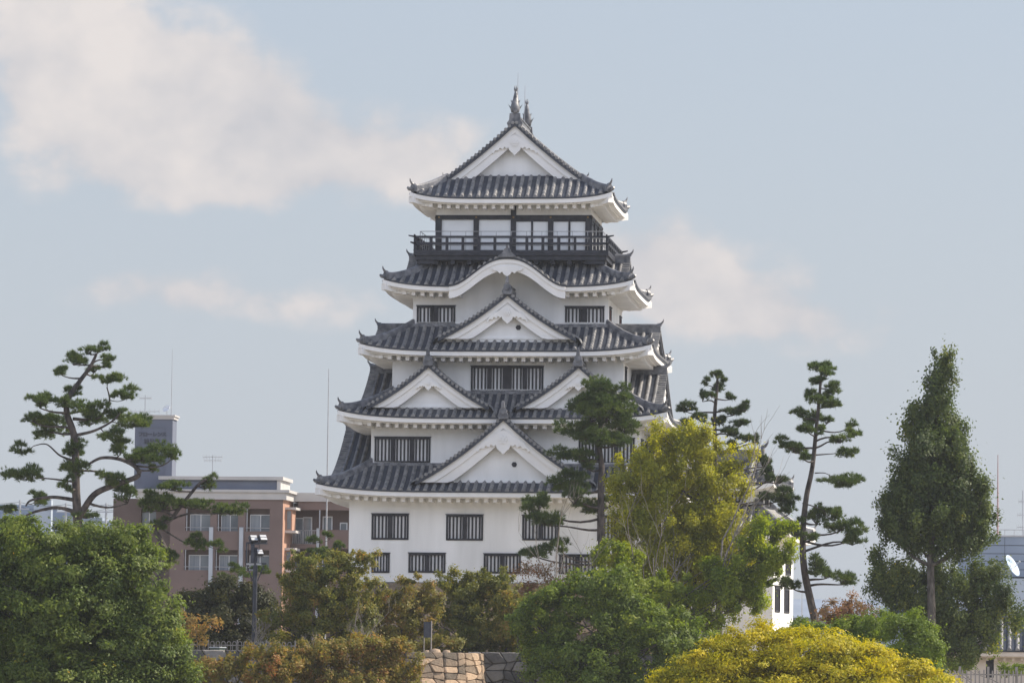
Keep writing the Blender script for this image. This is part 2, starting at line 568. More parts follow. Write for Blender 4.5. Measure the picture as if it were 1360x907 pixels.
def stone_walls():
    # long retaining wall along the terrace front
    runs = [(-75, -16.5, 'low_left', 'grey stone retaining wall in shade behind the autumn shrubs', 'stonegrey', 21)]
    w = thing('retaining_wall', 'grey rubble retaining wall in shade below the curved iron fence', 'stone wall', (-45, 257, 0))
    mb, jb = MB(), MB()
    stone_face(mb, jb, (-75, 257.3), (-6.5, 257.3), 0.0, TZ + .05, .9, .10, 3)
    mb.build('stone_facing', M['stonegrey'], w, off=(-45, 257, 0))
    jb.build('joint_backing', M['joint'], w, off=(-45, 257, 0))
    # sunlit rounded bastion corner: faces turning from front to right
    w = thing('retaining_wall', 'sunlit tan stone wall with a rounded corner under the central shrubs', 'stone wall', (-4, 254, 0))
    mb, jb = MB(), MB()
    A = P(553, 866, 253.5)
    pts = [(A[0] - 2.2, 252.3), (A[0], 252.2), (A[0] + 1.2, 252.35), (A[0] + 2.15, 252.9), (A[0] + 2.8, 253.8), (A[0] + 3.15, 255.2), (A[0] + 3.3, 257.6)]
    # bastion bulges forward-right so its flank catches the sun
    pts = [(-7.2, 257.2), (-6.4, 254.6), (-5.3, 253.0), (-3.9, 252.9), (-2.7, 253.9), (-1.95, 255.5), (-1.6, 257.6)]
    pts = [(-7.6, 252.0), (-6.2, 252.3), (-4.8, 252.9), (-3.5, 253.8), (-2.4, 255.0), (-1.6, 256.4), (-1.2, 258.2)]
    for i in range(len(pts) - 1):
        stone_face(mb, jb, pts[i], pts[i + 1], 0.0, TZ + .02, .58, .13, 31 + i)
    stone_face(mb, jb, (-9.0, 257.3), pts[0], 0.0, TZ, .7, .05, 47)
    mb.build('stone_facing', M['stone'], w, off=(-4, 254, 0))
    jb.build('joint_backing', M['joint'], w, off=(-4, 254, 0))
    cap = MB()
    cap.add([(x, y, TZ - .02) for x, y in pts] + [(-9.0, 258, TZ - .02)], [tuple(range(len(pts) + 1))])
    cap.build('wall_top', M['terrace'], w, off=(-4, 254, 0))
    # recessed shaded wall to the right of the bastion
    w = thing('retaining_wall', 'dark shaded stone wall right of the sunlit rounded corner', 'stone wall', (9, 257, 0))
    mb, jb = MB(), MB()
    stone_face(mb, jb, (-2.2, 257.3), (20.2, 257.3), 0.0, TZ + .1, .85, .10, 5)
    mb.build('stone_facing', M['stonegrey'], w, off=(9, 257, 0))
    jb.build('joint_backing', M['joint'], w, off=(9, 257, 0))


# ------------------------------------------------------------------ castle keep
KZ = 16.15
KF = Frame(0.42, 299.95, KZ, -6.3)
HW = [9.42, 8.28, 7.18, 6.09, 4.84]          # storey half widths
HD = [8.40, 7.24, 6.08, 4.92, 3.76]          # storey half depths
FZ0 = [0.0, 7.15, 11.70, 15.95, 20.05]       # storey wall foot
ZE = [5.52, 10.08, 14.28, 18.35, 23.94]      # eave heights (tile edge)
ZT = [7.27, 11.79, 16.03, 20.12]             # top of each skirt roof
RUN = 3.0


def side_map(side, ex, ey):
    """(u along the eave, d inward from the eave, z) -> local xyz"""
    if side == 'front':
        return lambda u, d, z: (u, -(ey - d), z)
    if side == 'back':
        return lambda u, d, z: (-u, ey - d, z)
    if side == 'right':
        return lambda u, d, z: (ex - d, u, z)
    return lambda u, d, z: (-(ex - d), -u, z)


def hz(s, H):
    return H * (.68 * s + .32 * s * s)


ROLL_SP, ROLL_R = .50, .125


def roof_side(tb, rb, T, E, tmax, zf, gap=None, nseg=7, step=ROLL_SP, tmin=None):
    """tb: flat tiles, rb: roll tiles; zf(u, t) surface; tmax(u) run at u"""
    n = max(2, int(round(2 * E / step)))
    du = 2 * E / n
    edges = [-E + du * i for i in range(n + 1)]
    for i in range(n):
        u0, u1 = edges[i], edges[i + 1]
        um = (u0 + u1) / 2
        if gap and gap[0] < um < gap[1]:
            continue
        t0, t1 = tmax(u0 + 1e-4), tmax(u1 - 1e-4)
        tm0 = tmin(um) if tmin else 0.0
        if tm0 > min(t0, t1) - .1:
            continue
        pts = []
        for k in range(nseg + 1):
            s = k / nseg
            ta, tb_ = tm0 + (t0 - tm0) * s, tm0 + (t1 - tm0) * s
            pts.append((T(u0, ta, zf(u0, ta)), T(u1, tb_, zf(u1, tb_))))
        vs = [p for q in pts for p in q]
        tb.add(vs, [(2 * k, 2 * k + 1, 2 * k + 3, 2 * k + 2) for k in range(nseg)])
        a, b = zf(u0, 0), zf(u1, 0)
        if tm0 == 0:
          tb.add([T(u0, 0, a), T(u1, 0, b), T(u1, 0, b - .11), T(u0, 0, a - .11), T(u1, .3, b - .11), T(u0, .3, a - .11)], [(0, 3, 2, 1), (3, 5, 4, 2)])
        # the roll over the joint, at the middle of the strip
        tm = tmax(um) - .05
        if tm < .12:
            continue
        prof = [(math.cos(math.pi * q / 5) * ROLL_R, math.sin(math.pi * q / 5) * ROLL_R * 1.15 - .015) for q in range(6)]
        vs, fs = [], []
        nt_ = max(2, int((tm - tm0) / .36))
        rings = []
        for k in range(nt_):
            rings += [(k / nt_, 1.10), ((k + 1) / nt_ - .002, .93)]
        ns = len(rings) - 1
        for fr, sc in rings:
            t = (tm0 or -.05) + (tm - (tm0 or -.05)) * fr
            z = zf(um, max(t, 0))
            for (x, dz) in prof:
                vs.append(T(um + x * sc, t, z + dz * sc))
        for k in range(ns):
            for q in range(5):
                fs.append((k * 6 + q, k * 6 + q + 1, (k + 1) * 6 + q + 1, (k + 1) * 6 + q))
        fs.append(tuple(range(6)))
        rb.add(vs, fs)


def eave_side(wb, T, E, lift, ov, gap=None):
    """white boxed eave: fascia, step and soffit back to the wall"""
    prof = [(.05, -.11), (.05, -.37), (.36, -.39), (.36, -.45), (ov + .12, -.30)]
    n = 28
    us = [-E + 2 * E * i / n for i in range(n + 1)]
    if gap:
        us = sorted(us + [gap[0], gap[1]])
    for i in range(len(us) - 1):
        u0, u1 = us[i], us[i + 1]
        if gap and gap[0] - 1e-6 <= (u0 + u1) / 2 <= gap[1] + 1e-6:
            continue
        vs = []
        for u in (u0, u1):
            for (t, dz) in prof:
                uu = max(-E + t, min(E - t, u))
                vs.append(T(uu, t, lift(uu, t) + dz))
        m = len(prof)
        wb.add(vs, [(k, k + m, k + m + 1, k + 1) for k in range(m - 1)])


def corner_horn(mb, p, d, s=1.0):
    """onigawara block with an upswept horn at p pointing along plan direction d"""
    d = Vector((d[0], d[1], 0)).normalized()
    a = Vector((d.y, -d.x, 0))
    p = Vector(p)

    def T(u, dd, z):
        q = p + a * u - d * dd
        return (q.x, q.y, p.z + z)
    mb.prism([(-.24 * s, -.08 * s), (.24 * s, -.08 * s), (.27 * s, .18 * s), (.15 * s, .36 * s), (0, .48 * s), (-.15 * s, .36 * s), (-.27 * s, .18 * s)], T, -.04, .16)
    pts = [p + Vector((0, 0, .34 * s)) - d * .1, p + d * .10 * s + Vector((0, 0, .44 * s)), p + d * .24 * s + Vector((0, 0, .62 * s)), p + d * .27 * s + Vector((0, 0, .78 * s))]
    mb.tube(pts, [.11 * s, .09 * s, .06 * s, .02], 6)


def curve_pts(f, u0, b, n=14):
    return [(u0 + b * (-1 + 2 * i / (2 * n)), f(abs(-1 + 2 * i / (2 * n)) * b)) for i in range(2 * n + 1)]


def gable(root, T, u0, b, z0, zc, d_face, d_back, wv=1.0, roof=True, pend=1.0, vent=None, ridge=True, ped_in=.5, verge_up=.10, lab=None, finial=True, ridge_drop=0.0, zclip=None):
    """a curved gable; zc(r) roof height at distance r from its axis; d_face is the plane of its bargeboards"""
    zcl = z0 if zclip is None else zclip
    tb, rb = MB(), MB()
    n = 14
    rs = [b * i / n for i in range(n + 1)]
    dv = d_face - .28                      # verge plane
    for sg in (-1, 1):
        if roof:
            ext = rs + [b * 1.04, b * 1.08]
            zz = [zc(r) for r in rs] + [zc(b) - .12, zc(b) - .40]
            vs = []
            for r, z in zip(ext, zz):
                vs += [T(u0 + sg * r, dv, z + verge_up), T(u0 + sg * r, d_back, z + verge_up)]
            tb.add(vs, [(2 * k, 2 * k + 1, 2 * k + 3, 2 * k + 2) for k in range(len(ext) - 1)])
            # rolls running down the slope
            m = max(1, int((d_back - dv) / .5))
            for q in range(m):
                d = dv + .5 + .5 * q
                if d > d_back - .1:
                    break
                prof = [(math.cos(math.pi * w / 5) * ROLL_R, math.sin(math.pi * w / 5) * ROLL_R * 1.15) for w in range(6)]
                vs = []
                for r, z in zip(ext, zz):
                    for (x, dz) in prof:
                        vs.append(T(u0 + sg * r, d + x, z + verge_up + dz - .01))
                fs = []
                for k in range(len(ext) - 1):
                    for w in range(5):
                        fs.append((k * 6 + w, k * 6 + w + 1, (k + 1) * 6 + w + 1, (k + 1) * 6 + w))
                rb.add(vs, fs)
        # verge: stub rolls lying across the edge, ends to the front
        Lc, pr = 0.0, None
        lens = [0.0]
        for k in range(n):
            lens.append(lens[-1] + math.hypot(rs[k + 1] - rs[k], zc(rs[k + 1]) - zc(rs[k])))
        m = int(lens[-1] / .30)
        for q in range(m):
            s = (q + .5) / m * lens[-1]
            k = max(i for i in range(n) if lens[i] <= s)
            fr = (s - lens[k]) / (lens[k + 1] - lens[k])
            r = rs[k] + (rs[k + 1] - rs[k]) * fr
            z = zc(r) + verge_up + .02
            c = [(math.cos(2 * math.pi * w / 7) * .105, math.sin(2 * math.pi * w / 7) * .105) for w in range(7)]
            vs = [T(u0 + sg * r + x, dv - .07, z + y) for x, y in c] + [T(u0 + sg * r + x, dv + .42, z + y) for x, y in c]
            fs = [(w, (w + 1) % 7, (w + 1) % 7 + 7, w + 7) for w in range(7)] + [tuple(range(7))]
            rb.add(vs, fs)
        # dark edge under the stubs
        vs = []
        for r in rs:
            z = zc(r)
            vs += [T(u0 + sg * r, dv, z + verge_up), T(u0 + sg * r, dv, z - .16), T(u0 + sg * r, d_face + .1, z - .16)]
        tb.add(vs, [(3 * k, 3 * k + 1, 3 * k + 4, 3 * k + 3) for k in range(n)] + [(3 * k + 1, 3 * k + 2, 3 * k + 5, 3 * k + 4) for k in range(n)])
    g = tb.build('gable', M['tile'], root)
    if lab:
        g['label'] = lab
    rb.build('roll_tiles', M['roll'], g)
    # bargeboards, clipped level at the foot
    bb = MB()
    for (w0, w1, dd0, dd1) in ((.14, .14 + wv * .42, d_face - .10, d_face + .2), (.14 + wv * .42, .14 + wv, d_face, d_face + .2)):
        for sg in (-1, 1):
            vs = []
            for r in rs:
                zt = max(zc(r) - w0, zcl)
                zb = max(zc(r) - w1, zcl - .001)
                vs += [T(u0 + sg * r, dd0, zt), T(u0 + sg * r, dd0, zb), T(u0 + sg * r, dd1, zb), T(u0 + sg * r, dd1, zt)]
            fs = []
            for k in range(n):
                for w in range(4):
                    w2 = (w + 1) % 4
                    fs.append((4 * k + w, 4 * k + w2, 4 * k + 4 + w2, 4 * k + 4 + w))
            bb.add(vs, fs)
    bb.build('bargeboard', M['trim'], g)
    # pediment wall set back under the boards
    pb = MB()
    vs = []
    dp = d_face + ped_in
    allr = [-r for r in rs[::-1]] + rs[1:]
    for r in allr:
        zt = max(zc(abs(r)) - .16, zcl - .3)
        vs += [T(u0 + r, dp, zt), T(u0 + r, dp, zcl - .3)]
    pb.add(vs, [(2 * k, 2 * k + 1, 2 * k + 3, 2 * k + 2) for k in range(len(allr) - 1)])
    # board underside between bargeboard and pediment
    for sg in (-1, 1):
        vs = []
        for r in rs:
            z = max(zc(r) - .2, zcl - .3)
            vs += [T(u0 + sg * r, d_face + .12, z), T(u0 + sg * r, dp + .02, z)]
        pb.add(vs, [(2 * k, 2 * k + 1, 2 * k + 3, 2 * k + 2) for k in range(n)])
    # moulding at the foot of the pediment
    foot = [r for r in rs if zc(r) - .14 - wv > zcl + .02]
    if foot:
        rf = foot[-1] + .1
        pb.box(u0 - rf, dp - .08, zcl + .02, u0 + rf, dp - .002, zcl + .14, T)
    pb.build('pediment', M['plaster'], g)
    if pend:
        s = pend
        za = zc(0) - .20 - wv * 1.08
        s *= 1.1
        poly = [(0, -.62), (.16, -.46), (.30, -.34), (.36, -.16), (.44, -.24), (.60, -.14), (.66, -.28), (.86, -.20), (.92, -.34), (1.12, -.34), (1.22, -.52), (1.30, -.42),
                (1.0, -.05), (.5, .22), (.2, .48), (0, .56)]
        poly = poly + [(-x, z) for x, z in poly[-2:0:-1]]
        pm = MB()
        pm.prism([(u0 + x * s, za + z * s) for x, z in poly], T, d_face - .16, d_face + .04)
        # six petal boss
        for q in range(6):
            a = q * math.pi / 3
            cpt = (math.cos(a) * .15 * s, math.sin(a) * .15 * s + .1 * s)
            pm.prism([(u0 + cpt[0] + math.cos(w * math.pi / 3) * .085 * s, za + cpt[1] + math.sin(w * math.pi / 3) * .085 * s) for w in range(6)], T, d_face - .22, d_face - .15)
        pm.prism([(u0 + math.cos(w * math.pi / 4) * .09 * s, za + .1 * s + math.sin(w * math.pi / 4) * .09 * s) for w in range(8)], T, d_face - .25, d_face - .15)
        pm.build('pendant', M['trim'], g)
    if vent:
        vm = MB()
        vm.prism([(u0 + vent[0] + math.cos(w * math.pi / 3) * .17, vent[1] + math.sin(w * math.pi / 3) * .17) for w in range(6)], T, dp - .05, dp - .003)
        vm.build('vent', M['bar'], g)
    if ridge:
        rm = MB()
        za = zc(0) + verge_up
        for (hw, a0, a1) in ((.26, -.12, .16), (.20, .155, .30), (.24, .295, .36)):
            for (da, db) in ((dv - .02, d_back),):
                rm.add([T(u0 - hw, da, za + a0), T(u0 + hw, da, za + a0), T(u0 + hw, db, za + a0 - ridge_drop), T(u0 - hw, db, za + a0 - ridge_drop),
                        T(u0 - hw, da, za + a1), T(u0 + hw, da, za + a1), T(u0 + hw, db, za + a1 - ridge_drop), T(u0 - hw, db, za + a1 - ridge_drop)],
                       [(0, 3, 2, 1), (4, 5, 6, 7), (0, 1, 5, 4), (1, 2, 6, 5), (2, 3, 7, 6), (3, 0, 4, 7)])
        # round cap tile
        c = [(math.cos(math.pi * w / 6) * .13, math.sin(math.pi * w / 6) * .13) for w in range(7)]
        vs = [T(u0 + x, dv - .1, za + .35 + y) for x, y in c] + [T(u0 + x, d_back, za + .35 - ridge_drop + y) for x, y in c]
        rm.add(vs, [(w, w + 1, w + 8, w + 7) for w in range(6)] + [tuple(range(7))])
        rm.build('ridge', M['ridge'], g)
        if finial == 'horn':
            fm = MB()
            p0, p1 = Vector(T(u0, dv, za)), Vector(T(u0, dv - 1, za))
            corner_horn(fm, p0 + Vector((0, 0, .12)), (p1 - p0)[:2], .85)
            fm.build('finial', M['ridge'], g)
        elif finial:
            fm = MB()
            z = za + .02
            fm.prism([(u0 + x * .78, z + y * .95) for x, y in ((-.34, -.2), (.34, -.2), (.40, .0), (.30, .22), (.26, .42), (.14, .52), (0, .58), (-.14, .52), (-.26, .42), (-.30, .22), (-.40, .0))], T, dv - .2, dv - .02)
            fm.prism([(u0 + x, z + y) for x, y in ((-.11, .5), (.11, .5), (.09, .78), (.05, .92), (-.05, .92), (-.09, .78))], T, dv - .26, dv + .0)
            fm.prism([(u0 + math.cos(w * math.pi / 4) * .13, z + .2 + math.sin(w * math.pi / 4) * .13) for w in range(8)], T, dv - .3, dv - .19)
            fm.build('finial', M['ridge'], g)
    return g


def wall_holes(mb, T, u0, u1, z0, z1, holes, depth=.2):
    """a wall face at d=0 with openings; reveals go in by depth"""
    us = sorted(set([u0, u1] + [h[0] for h in holes] + [h[1] for h in holes]))
    zs = sorted(set([z0, z1] + [h[2] for h in holes] + [h[3] for h in holes]))
    for i in range(len(us) - 1):
        for j in range(len(zs) - 1):
            um, zm = (us[i] + us[i + 1]) / 2, (zs[j] + zs[j + 1]) / 2
            if any(h[0] < um < h[1] and h[2] < zm < h[3] for h in holes):
                continue
            mb.quad(T(us[i], 0, zs[j]), T(us[i + 1], 0, zs[j]), T(us[i + 1], 0, zs[j + 1]), T(us[i], 0, zs[j + 1]))
    for (a, b, c, d) in holes:
        mb.quad(T(a, 0, c), T(a, depth, c), T(b, depth, c), T(b, 0, c))
        mb.quad(T(a, 0, d), T(b, 0, d), T(b, depth, d), T(a, depth, d))
        mb.quad(T(a, 0, c), T(a, 0, d), T(a, depth, d), T(a, depth, c))
        mb.quad(T(b, 0, c), T(b, depth, c), T(b, depth, d), T(b, 0, d))


def lattice_window(root, T, a, b, c, d, pattern, bar_w=.105, red=False, depth=.2, sill=False):
    """pattern: string of cells; '|' a bar with gap, '#' wide dark panel, 'o' an open dark stretch"""
    fm = MB()
    fw = .09
    fm.box(a - .02, -.05, d - fw, b + .02, .06, d + .03, T)
    fm.box(a - .06, -.09, d + .03, b + .06, .04, d + .08, T)
    fm.box(a - .02, -.05, c - .03, b + .02, .06, c + fw, T)
    fm.box(a - .02, -.05, c + fw, a + fw, .06, d - fw, T)
    fm.box(b - fw, -.05, c + fw, b + .02, .06, d - fw, T)
    w = fm.build('window', M['bar'], root)
    bars, pale, dark = MB(), MB(), MB()
    ia, ib = a + fw, b - fw
    wid = {'|': 1.0, '#': 1.25, 'o': 1.0}
    tot = sum(wid[p] for p in pattern)
    x = ia
    for p in pattern:
        cw = (ib - ia) * wid[p] / tot
        if p == '#':
            bars.box(x, -.01, c + fw, x + cw, .08, d - fw, T)
        else:
            m = pale if p == '|' else dark
            dq = .075 if p == '|' else depth - .01
            m.quad(T(x, dq, c + fw), T(x + cw, dq, c + fw), T(x + cw, dq, d - fw), T(x, dq, d - fw))
            bw = min(bar_w, cw * .5)
            bars.box(x + cw / 2 - bw / 2, 0, c + fw, x + cw / 2 + bw / 2, .065, d - fw, T)
        x += cw
    bars.build('lattice_bars', M['redwood'] if red else M['bar'], w)
    if pale.v:
        pale.build('shutter', M['pane'], w)
    if dark.v:
        dark.build('opening', M['panedark'], w)
    if sill:
        sm = MB()
        sm.box(a - .06, -.12, c - .20, b + .06, .0, c - .04, T)
        sm.build('sill', M['trim'], w)
    return w


def keep():
    root = thing('castle_keep', 'white five-storey castle keep with grey tiled roofs and black balcony', 'castle', KF.o, -6.3)
    # ---- storeys with windows
    S = lambda i, side: side_map(side, HW[i], HD[i])
    o = .42
    front_windows = {
        0: [(-7.58, -5.33, 18.76, 20.27, '||||#||||'), (-2.98, -.74, 18.75, 20.25, '||||#||||'), (1.70, 3.93, 18.79, 20.24, '||||#||||'), (6.3, 8.53, 18.79, 20.24, '||||#||||'),
            (-7.55, -6.47, 16.73, 17.87, '|||||'), (-5.27, -3.03, 16.76, 17.89, '||||#||||'), (-.64, 1.60, 16.75, 17.88, '||||#||||'), (3.98, 6.2, 16.75, 17.86, '||||#||||')],
        1: [(-7.62, -4.19, 23.53, 25.04, '||||#||||#||||'), (5.0, 8.4, 23.53, 25.04, '||||#||||#||||')],
        2: [(-1.84, 2.62, 28.0, 29.52, '||||#|||##|||#||||')],
        3: [(-5.41, -3.04, 32.27, 33.34, '|||o#||||'), (3.85, 6.25, 32.24, 33.31, '|||o#||||')],
    }
    right_windows = {
        0: [(-6.2, -4.4, 2.6, 4.1), (-2.0, -.2, 2.6, 4.1), (2.4, 4.2, 2.6, 4.1), (-5.0, -3.2, .6, 1.8), (0.0, 1.8, .6, 1.8)],
        1: [(-6.0, -4.6, 7.4, 8.9), (-3.2, -1.8, 7.4, 8.9), (3.8, 5.2, 7.4, 8.9)],
        2: [(-5.2, -4.1, 11.9, 13.4), (3.9, 5.0, 11.9, 13.4)],
        3: [(-4.2, -3.0, 16.1, 17.2), (3.0, 4.2, 16.1, 17.2)],
    }
    for i in range(4):
        wb = MB()
        zt = ZE[i] + .45
        fw_ = [(a - o, b - o, c - KZ, d - KZ, p) for a, b, c, d, p in front_windows[i]]
        fw_ = [(max(a, -HW[i] + .12), min(b, HW[i] - .1), c, d, p) for a, b, c, d, p in fw_]
        wall_holes(wb, S(i, 'front'), -HW[i], HW[i], FZ0[i] - .12 * (i > 0), zt, [w[:4] for w in fw_])
        wall_holes(wb, S(i, 'right'), -HD[i], HD[i], FZ0[i] - .12 * (i > 0), zt, right_windows[i])
        wall_holes(wb, S(i, 'left'), -HD[i], HD[i], FZ0[i] - .12 * (i > 0), zt, right_windows[i])
        wall_holes(wb, S(i, 'back'), -HW[i], HW[i], FZ0[i] - .12 * (i > 0), zt, [w[:4] for w in fw_])
        wb.build('wall', M['plaster'], root)
        for a, b, c, d, p in fw_:
            lattice_window(root, S(i, 'front'), a, b, c, d, p)
            lattice_window(root, S(i, 'back'), a, b, c, d, p)
        for a, b, c, d in right_windows[i]:
            lattice_window(root, S(i, 'right'), a, b, c, d, '|||' if i else '|||||', red=(i == 3))
            lattice_window(root, S(i, 'left'), a, b, c, d, '|||' if i else '|||||', red=(i == 3))
        if i:
            cb = MB()
            for s, hh in (('front', HW[i]), ('right', HD[i]), ('left', HD[i])):
                T = S(i, s)
                cb.box(-hh - .045, -.05, FZ0[i] + .12, hh + .045, -.003, FZ0[i] + .27, T)
            cb.build('wall_base_band', M['trim'], root)
    # ---- top storey
    top_storey(root)
    # ---- four skirt roofs
    ends = MB()
    nend = 0
    proto = None
    for i in range(4):
        ex, ey = HW[i + 1] + RUN, HD[i + 1] + RUN
        zE, H = ZE[i], ZT[i] - ZE[i]
        lift = .50
        ov = ex - HW[i]
        tb, rb, wb = MB(), MB(), MB()
        gap = {'front': (-2.75, 2.75), 'back': (-2.75, 2.75)} if i == 3 else {}
        roof = tb
        zfs = {}
        for side in ('front', 'right', 'left', 'back'):
            E = ex if side in ('front', 'back') else ey
            T = side_map(side, ex, ey)
            zf = (lambda E: lambda u, t: zE + hz(t / RUN, H) + lift * (min(1, abs(u) / E) ** 5) * max(0, 1 - t / RUN) ** 1.6)(E)
            zfs[side] = zf
            tmax = (lambda E: lambda u: max(.02, min(RUN, E - abs(u))))(E)
            tmn = None
            if side in gap:
                def tmn(u, zf=zf):
                    if abs(u) > 3.3:
                        return 0.0
                    zk = kara_z(abs(u)) - .02
                    t = 0.0
                    while t < RUN and zf(u, t) < zk:
                        t += .05
                    return max(t, .001)
            roof_side(tb, rb, T, E, tmax, zf, None, tmin=tmn)
            lf = (lambda E: lambda u, t: zE + lift * (min(1, abs(u) / (E - min(t, .6) * .0)) ** 5) * max(0, 1 - t / RUN) ** 1.2)(E)
            eave_side(wb, T, E, lf, ov, gap.get(side))
        r = tb.build('roof', M['tile'], root)
        rb.build('roll_tiles', M['roll'], r)
        # corner beams
        for sx in (-1, 1):
            for sy in (-1, 1):
                d = Vector((sx, sy, 0)).normalized()
                pts = [Vector((sx * (ex - t), sy * (ey - t), zE + lift * max(0, 1 - t / RUN) ** 1.2 - .68)) for t in (.12, .5, 1.0, ov)]
                wb.sweep(pts, [(-.22, -.08), (.22, -.08), (.22, .32), (-.22, .32)])
        wb.build('eave', M['trim'], r)
        # rafter ends
        for side in ('front', 'right', 'left', 'back'):
            E = ex if side in ('front', 'back') else ey
            T = side_map(side, ex, ey)
            n = int(round((2 * E - 1.6) / .56))
            for k in range(n + 1):
                u = -E + .8 + (2 * E - 1.6) * k / n
                if gap.get(side) and abs(u) < 2.95:
                    continue
                lz = zE + lift * (abs(u) / E) ** 5 * .75
                if side == 'front' and nend < 92:
                    m = MB()
                    if proto is None:
                        m.box(-.115, .0, -.115, .115, 1.3, .115)
                        proto = m.build('rafter_end', M['trim'], r)
                        obj = proto
                    else:
                        obj = dup(proto, r)
                    obj.location = (u, -(ey - .55), lz - .545)
                    nend += 1
                else:
                    ends.box(u - .115, .55, lz - .66, u + .115, ov, lz - .43, T)
        # hip ridges with horned ends
        for sx in (-1, 1):
            for sy in (-1, 1):
                hb = MB()
                pts = []
                for k in range(9):
                    t = .22 + (RUN - .2) * k / 8
                    z = zfs['front'](ex - t, t)
                    pts.append(Vector((sx * (ex - t), sy * (ey - t), z)))
                hb.sweep(pts, [(-.17, -.1), (.17, -.1), (.15, .26), (.08, .36), (-.08, .36), (-.15, .26)])
                corner_horn(hb, pts[0] + Vector((0, 0, .05)), (sx, sy), .85)
                # second short lower ridge right at the corner
                t = .0
                p = Vector((sx * (ex - .02), sy * (ey - .02), zE + lift + .0))
                hb.tube([p + Vector((-sx * .3, -sy * .3, .02)), p + Vector((0, 0, .06)), p + Vector((sx * .10, sy * .10, .14))], [.14, .13, .07], 6)
                hb.build('hip_ridge', M['ridge'], r)
        # flat top behind the upper wall foot is hidden: close the roof with a flashing course
        fb = MB()
        for side in ('front', 'right', 'left', 'back'):
            E = HW[i + 1] if side in ('front', 'back') else HD[i + 1]
            T = side_map(side, ex, ey)
            fb.box(-E - .1, RUN - .2, ZT[i] - .12, E + .1, RUN - .01, ZT[i] + .07, T)
        fb.build('flashing_tiles', M['ridge'], r)
    e = ends.build('rafter_end', M['trim'], root)
    e['kind'] = 'stuff'
    # ---- gables
    def curve(z0, z1, b, k=.30):
        return lambda r: z0 + (z1 - z0) * ((1 - k) * (1 - min(1, r / b)) + k * (1 - min(1, r / b)) ** 2)

    def exey(i):
        return HW[i + 1] + RUN, HD[i + 1] + RUN
    for side in ('front', 'back'):
        T = side_map(side, *exey(0))
        gable(root, T, .17, 5.35, 6.05, curve(6.05, 10.0, 5.35), .72, 3.2, wv=1.15, pend=1.15, vent=(.63, 7.2))
        T = side_map(side, *exey(1))
        for sg in (-1, 1):
            gable(root, T, sg * 4.62, 3.78, 10.68, curve(10.68, 13.3, 3.78), .68, 3.2, wv=.92, pend=.55)
        T = side_map(side, *exey(2))
        gable(root, T, .08, 4.28, 15.0, curve(15.0, 17.8, 4.28), .72, 3.2, wv=.98, pend=.9, vent=(.62, 15.75))
        T = side_map(side, *exey(3))
        karahafu(root, T)
    for side in ('right', 'left'):
        T = side_map(side, *exey(0))
        gable(root, T, 0, 7.3, 6.0, curve(6.0, 9.6, 7.3, .45), .70, 3.3, wv=1.1, pend=1.0, finial='horn')
        T = side_map(side, *exey(1))
        gable(root, T, 0, 6.3, 10.4, curve(10.4, 13.35, 6.3, .45), 1.1, 3.3, wv=1.0, pend=1.0, finial='horn')
        T = side_map(side, *exey(2))
        gable(root, T, 0, 3.9, 14.5, curve(14.5, 15.95, 3.9, .35), .45, 3.3, wv=.6, pend=.5, finial='horn')
        T = side_map(side, *exey(3))
        gable(root, T, 0, 3.0, 18.9, curve(18.9, 20.35, 3.0, .4), 1.15, 3.2, wv=.6, pend=.5, finial='horn')
    top_roof(root)
    return root


KB, KZ0, KZ1 = 3.6, ZE[3] + .02, ZE[3] + 1.72


def kara_z(r):
    s = min(1, r / KB)
    return KZ0 + (KZ1 - KZ0) * (math.cos(math.pi * s ** 1.18) + 1) / 2


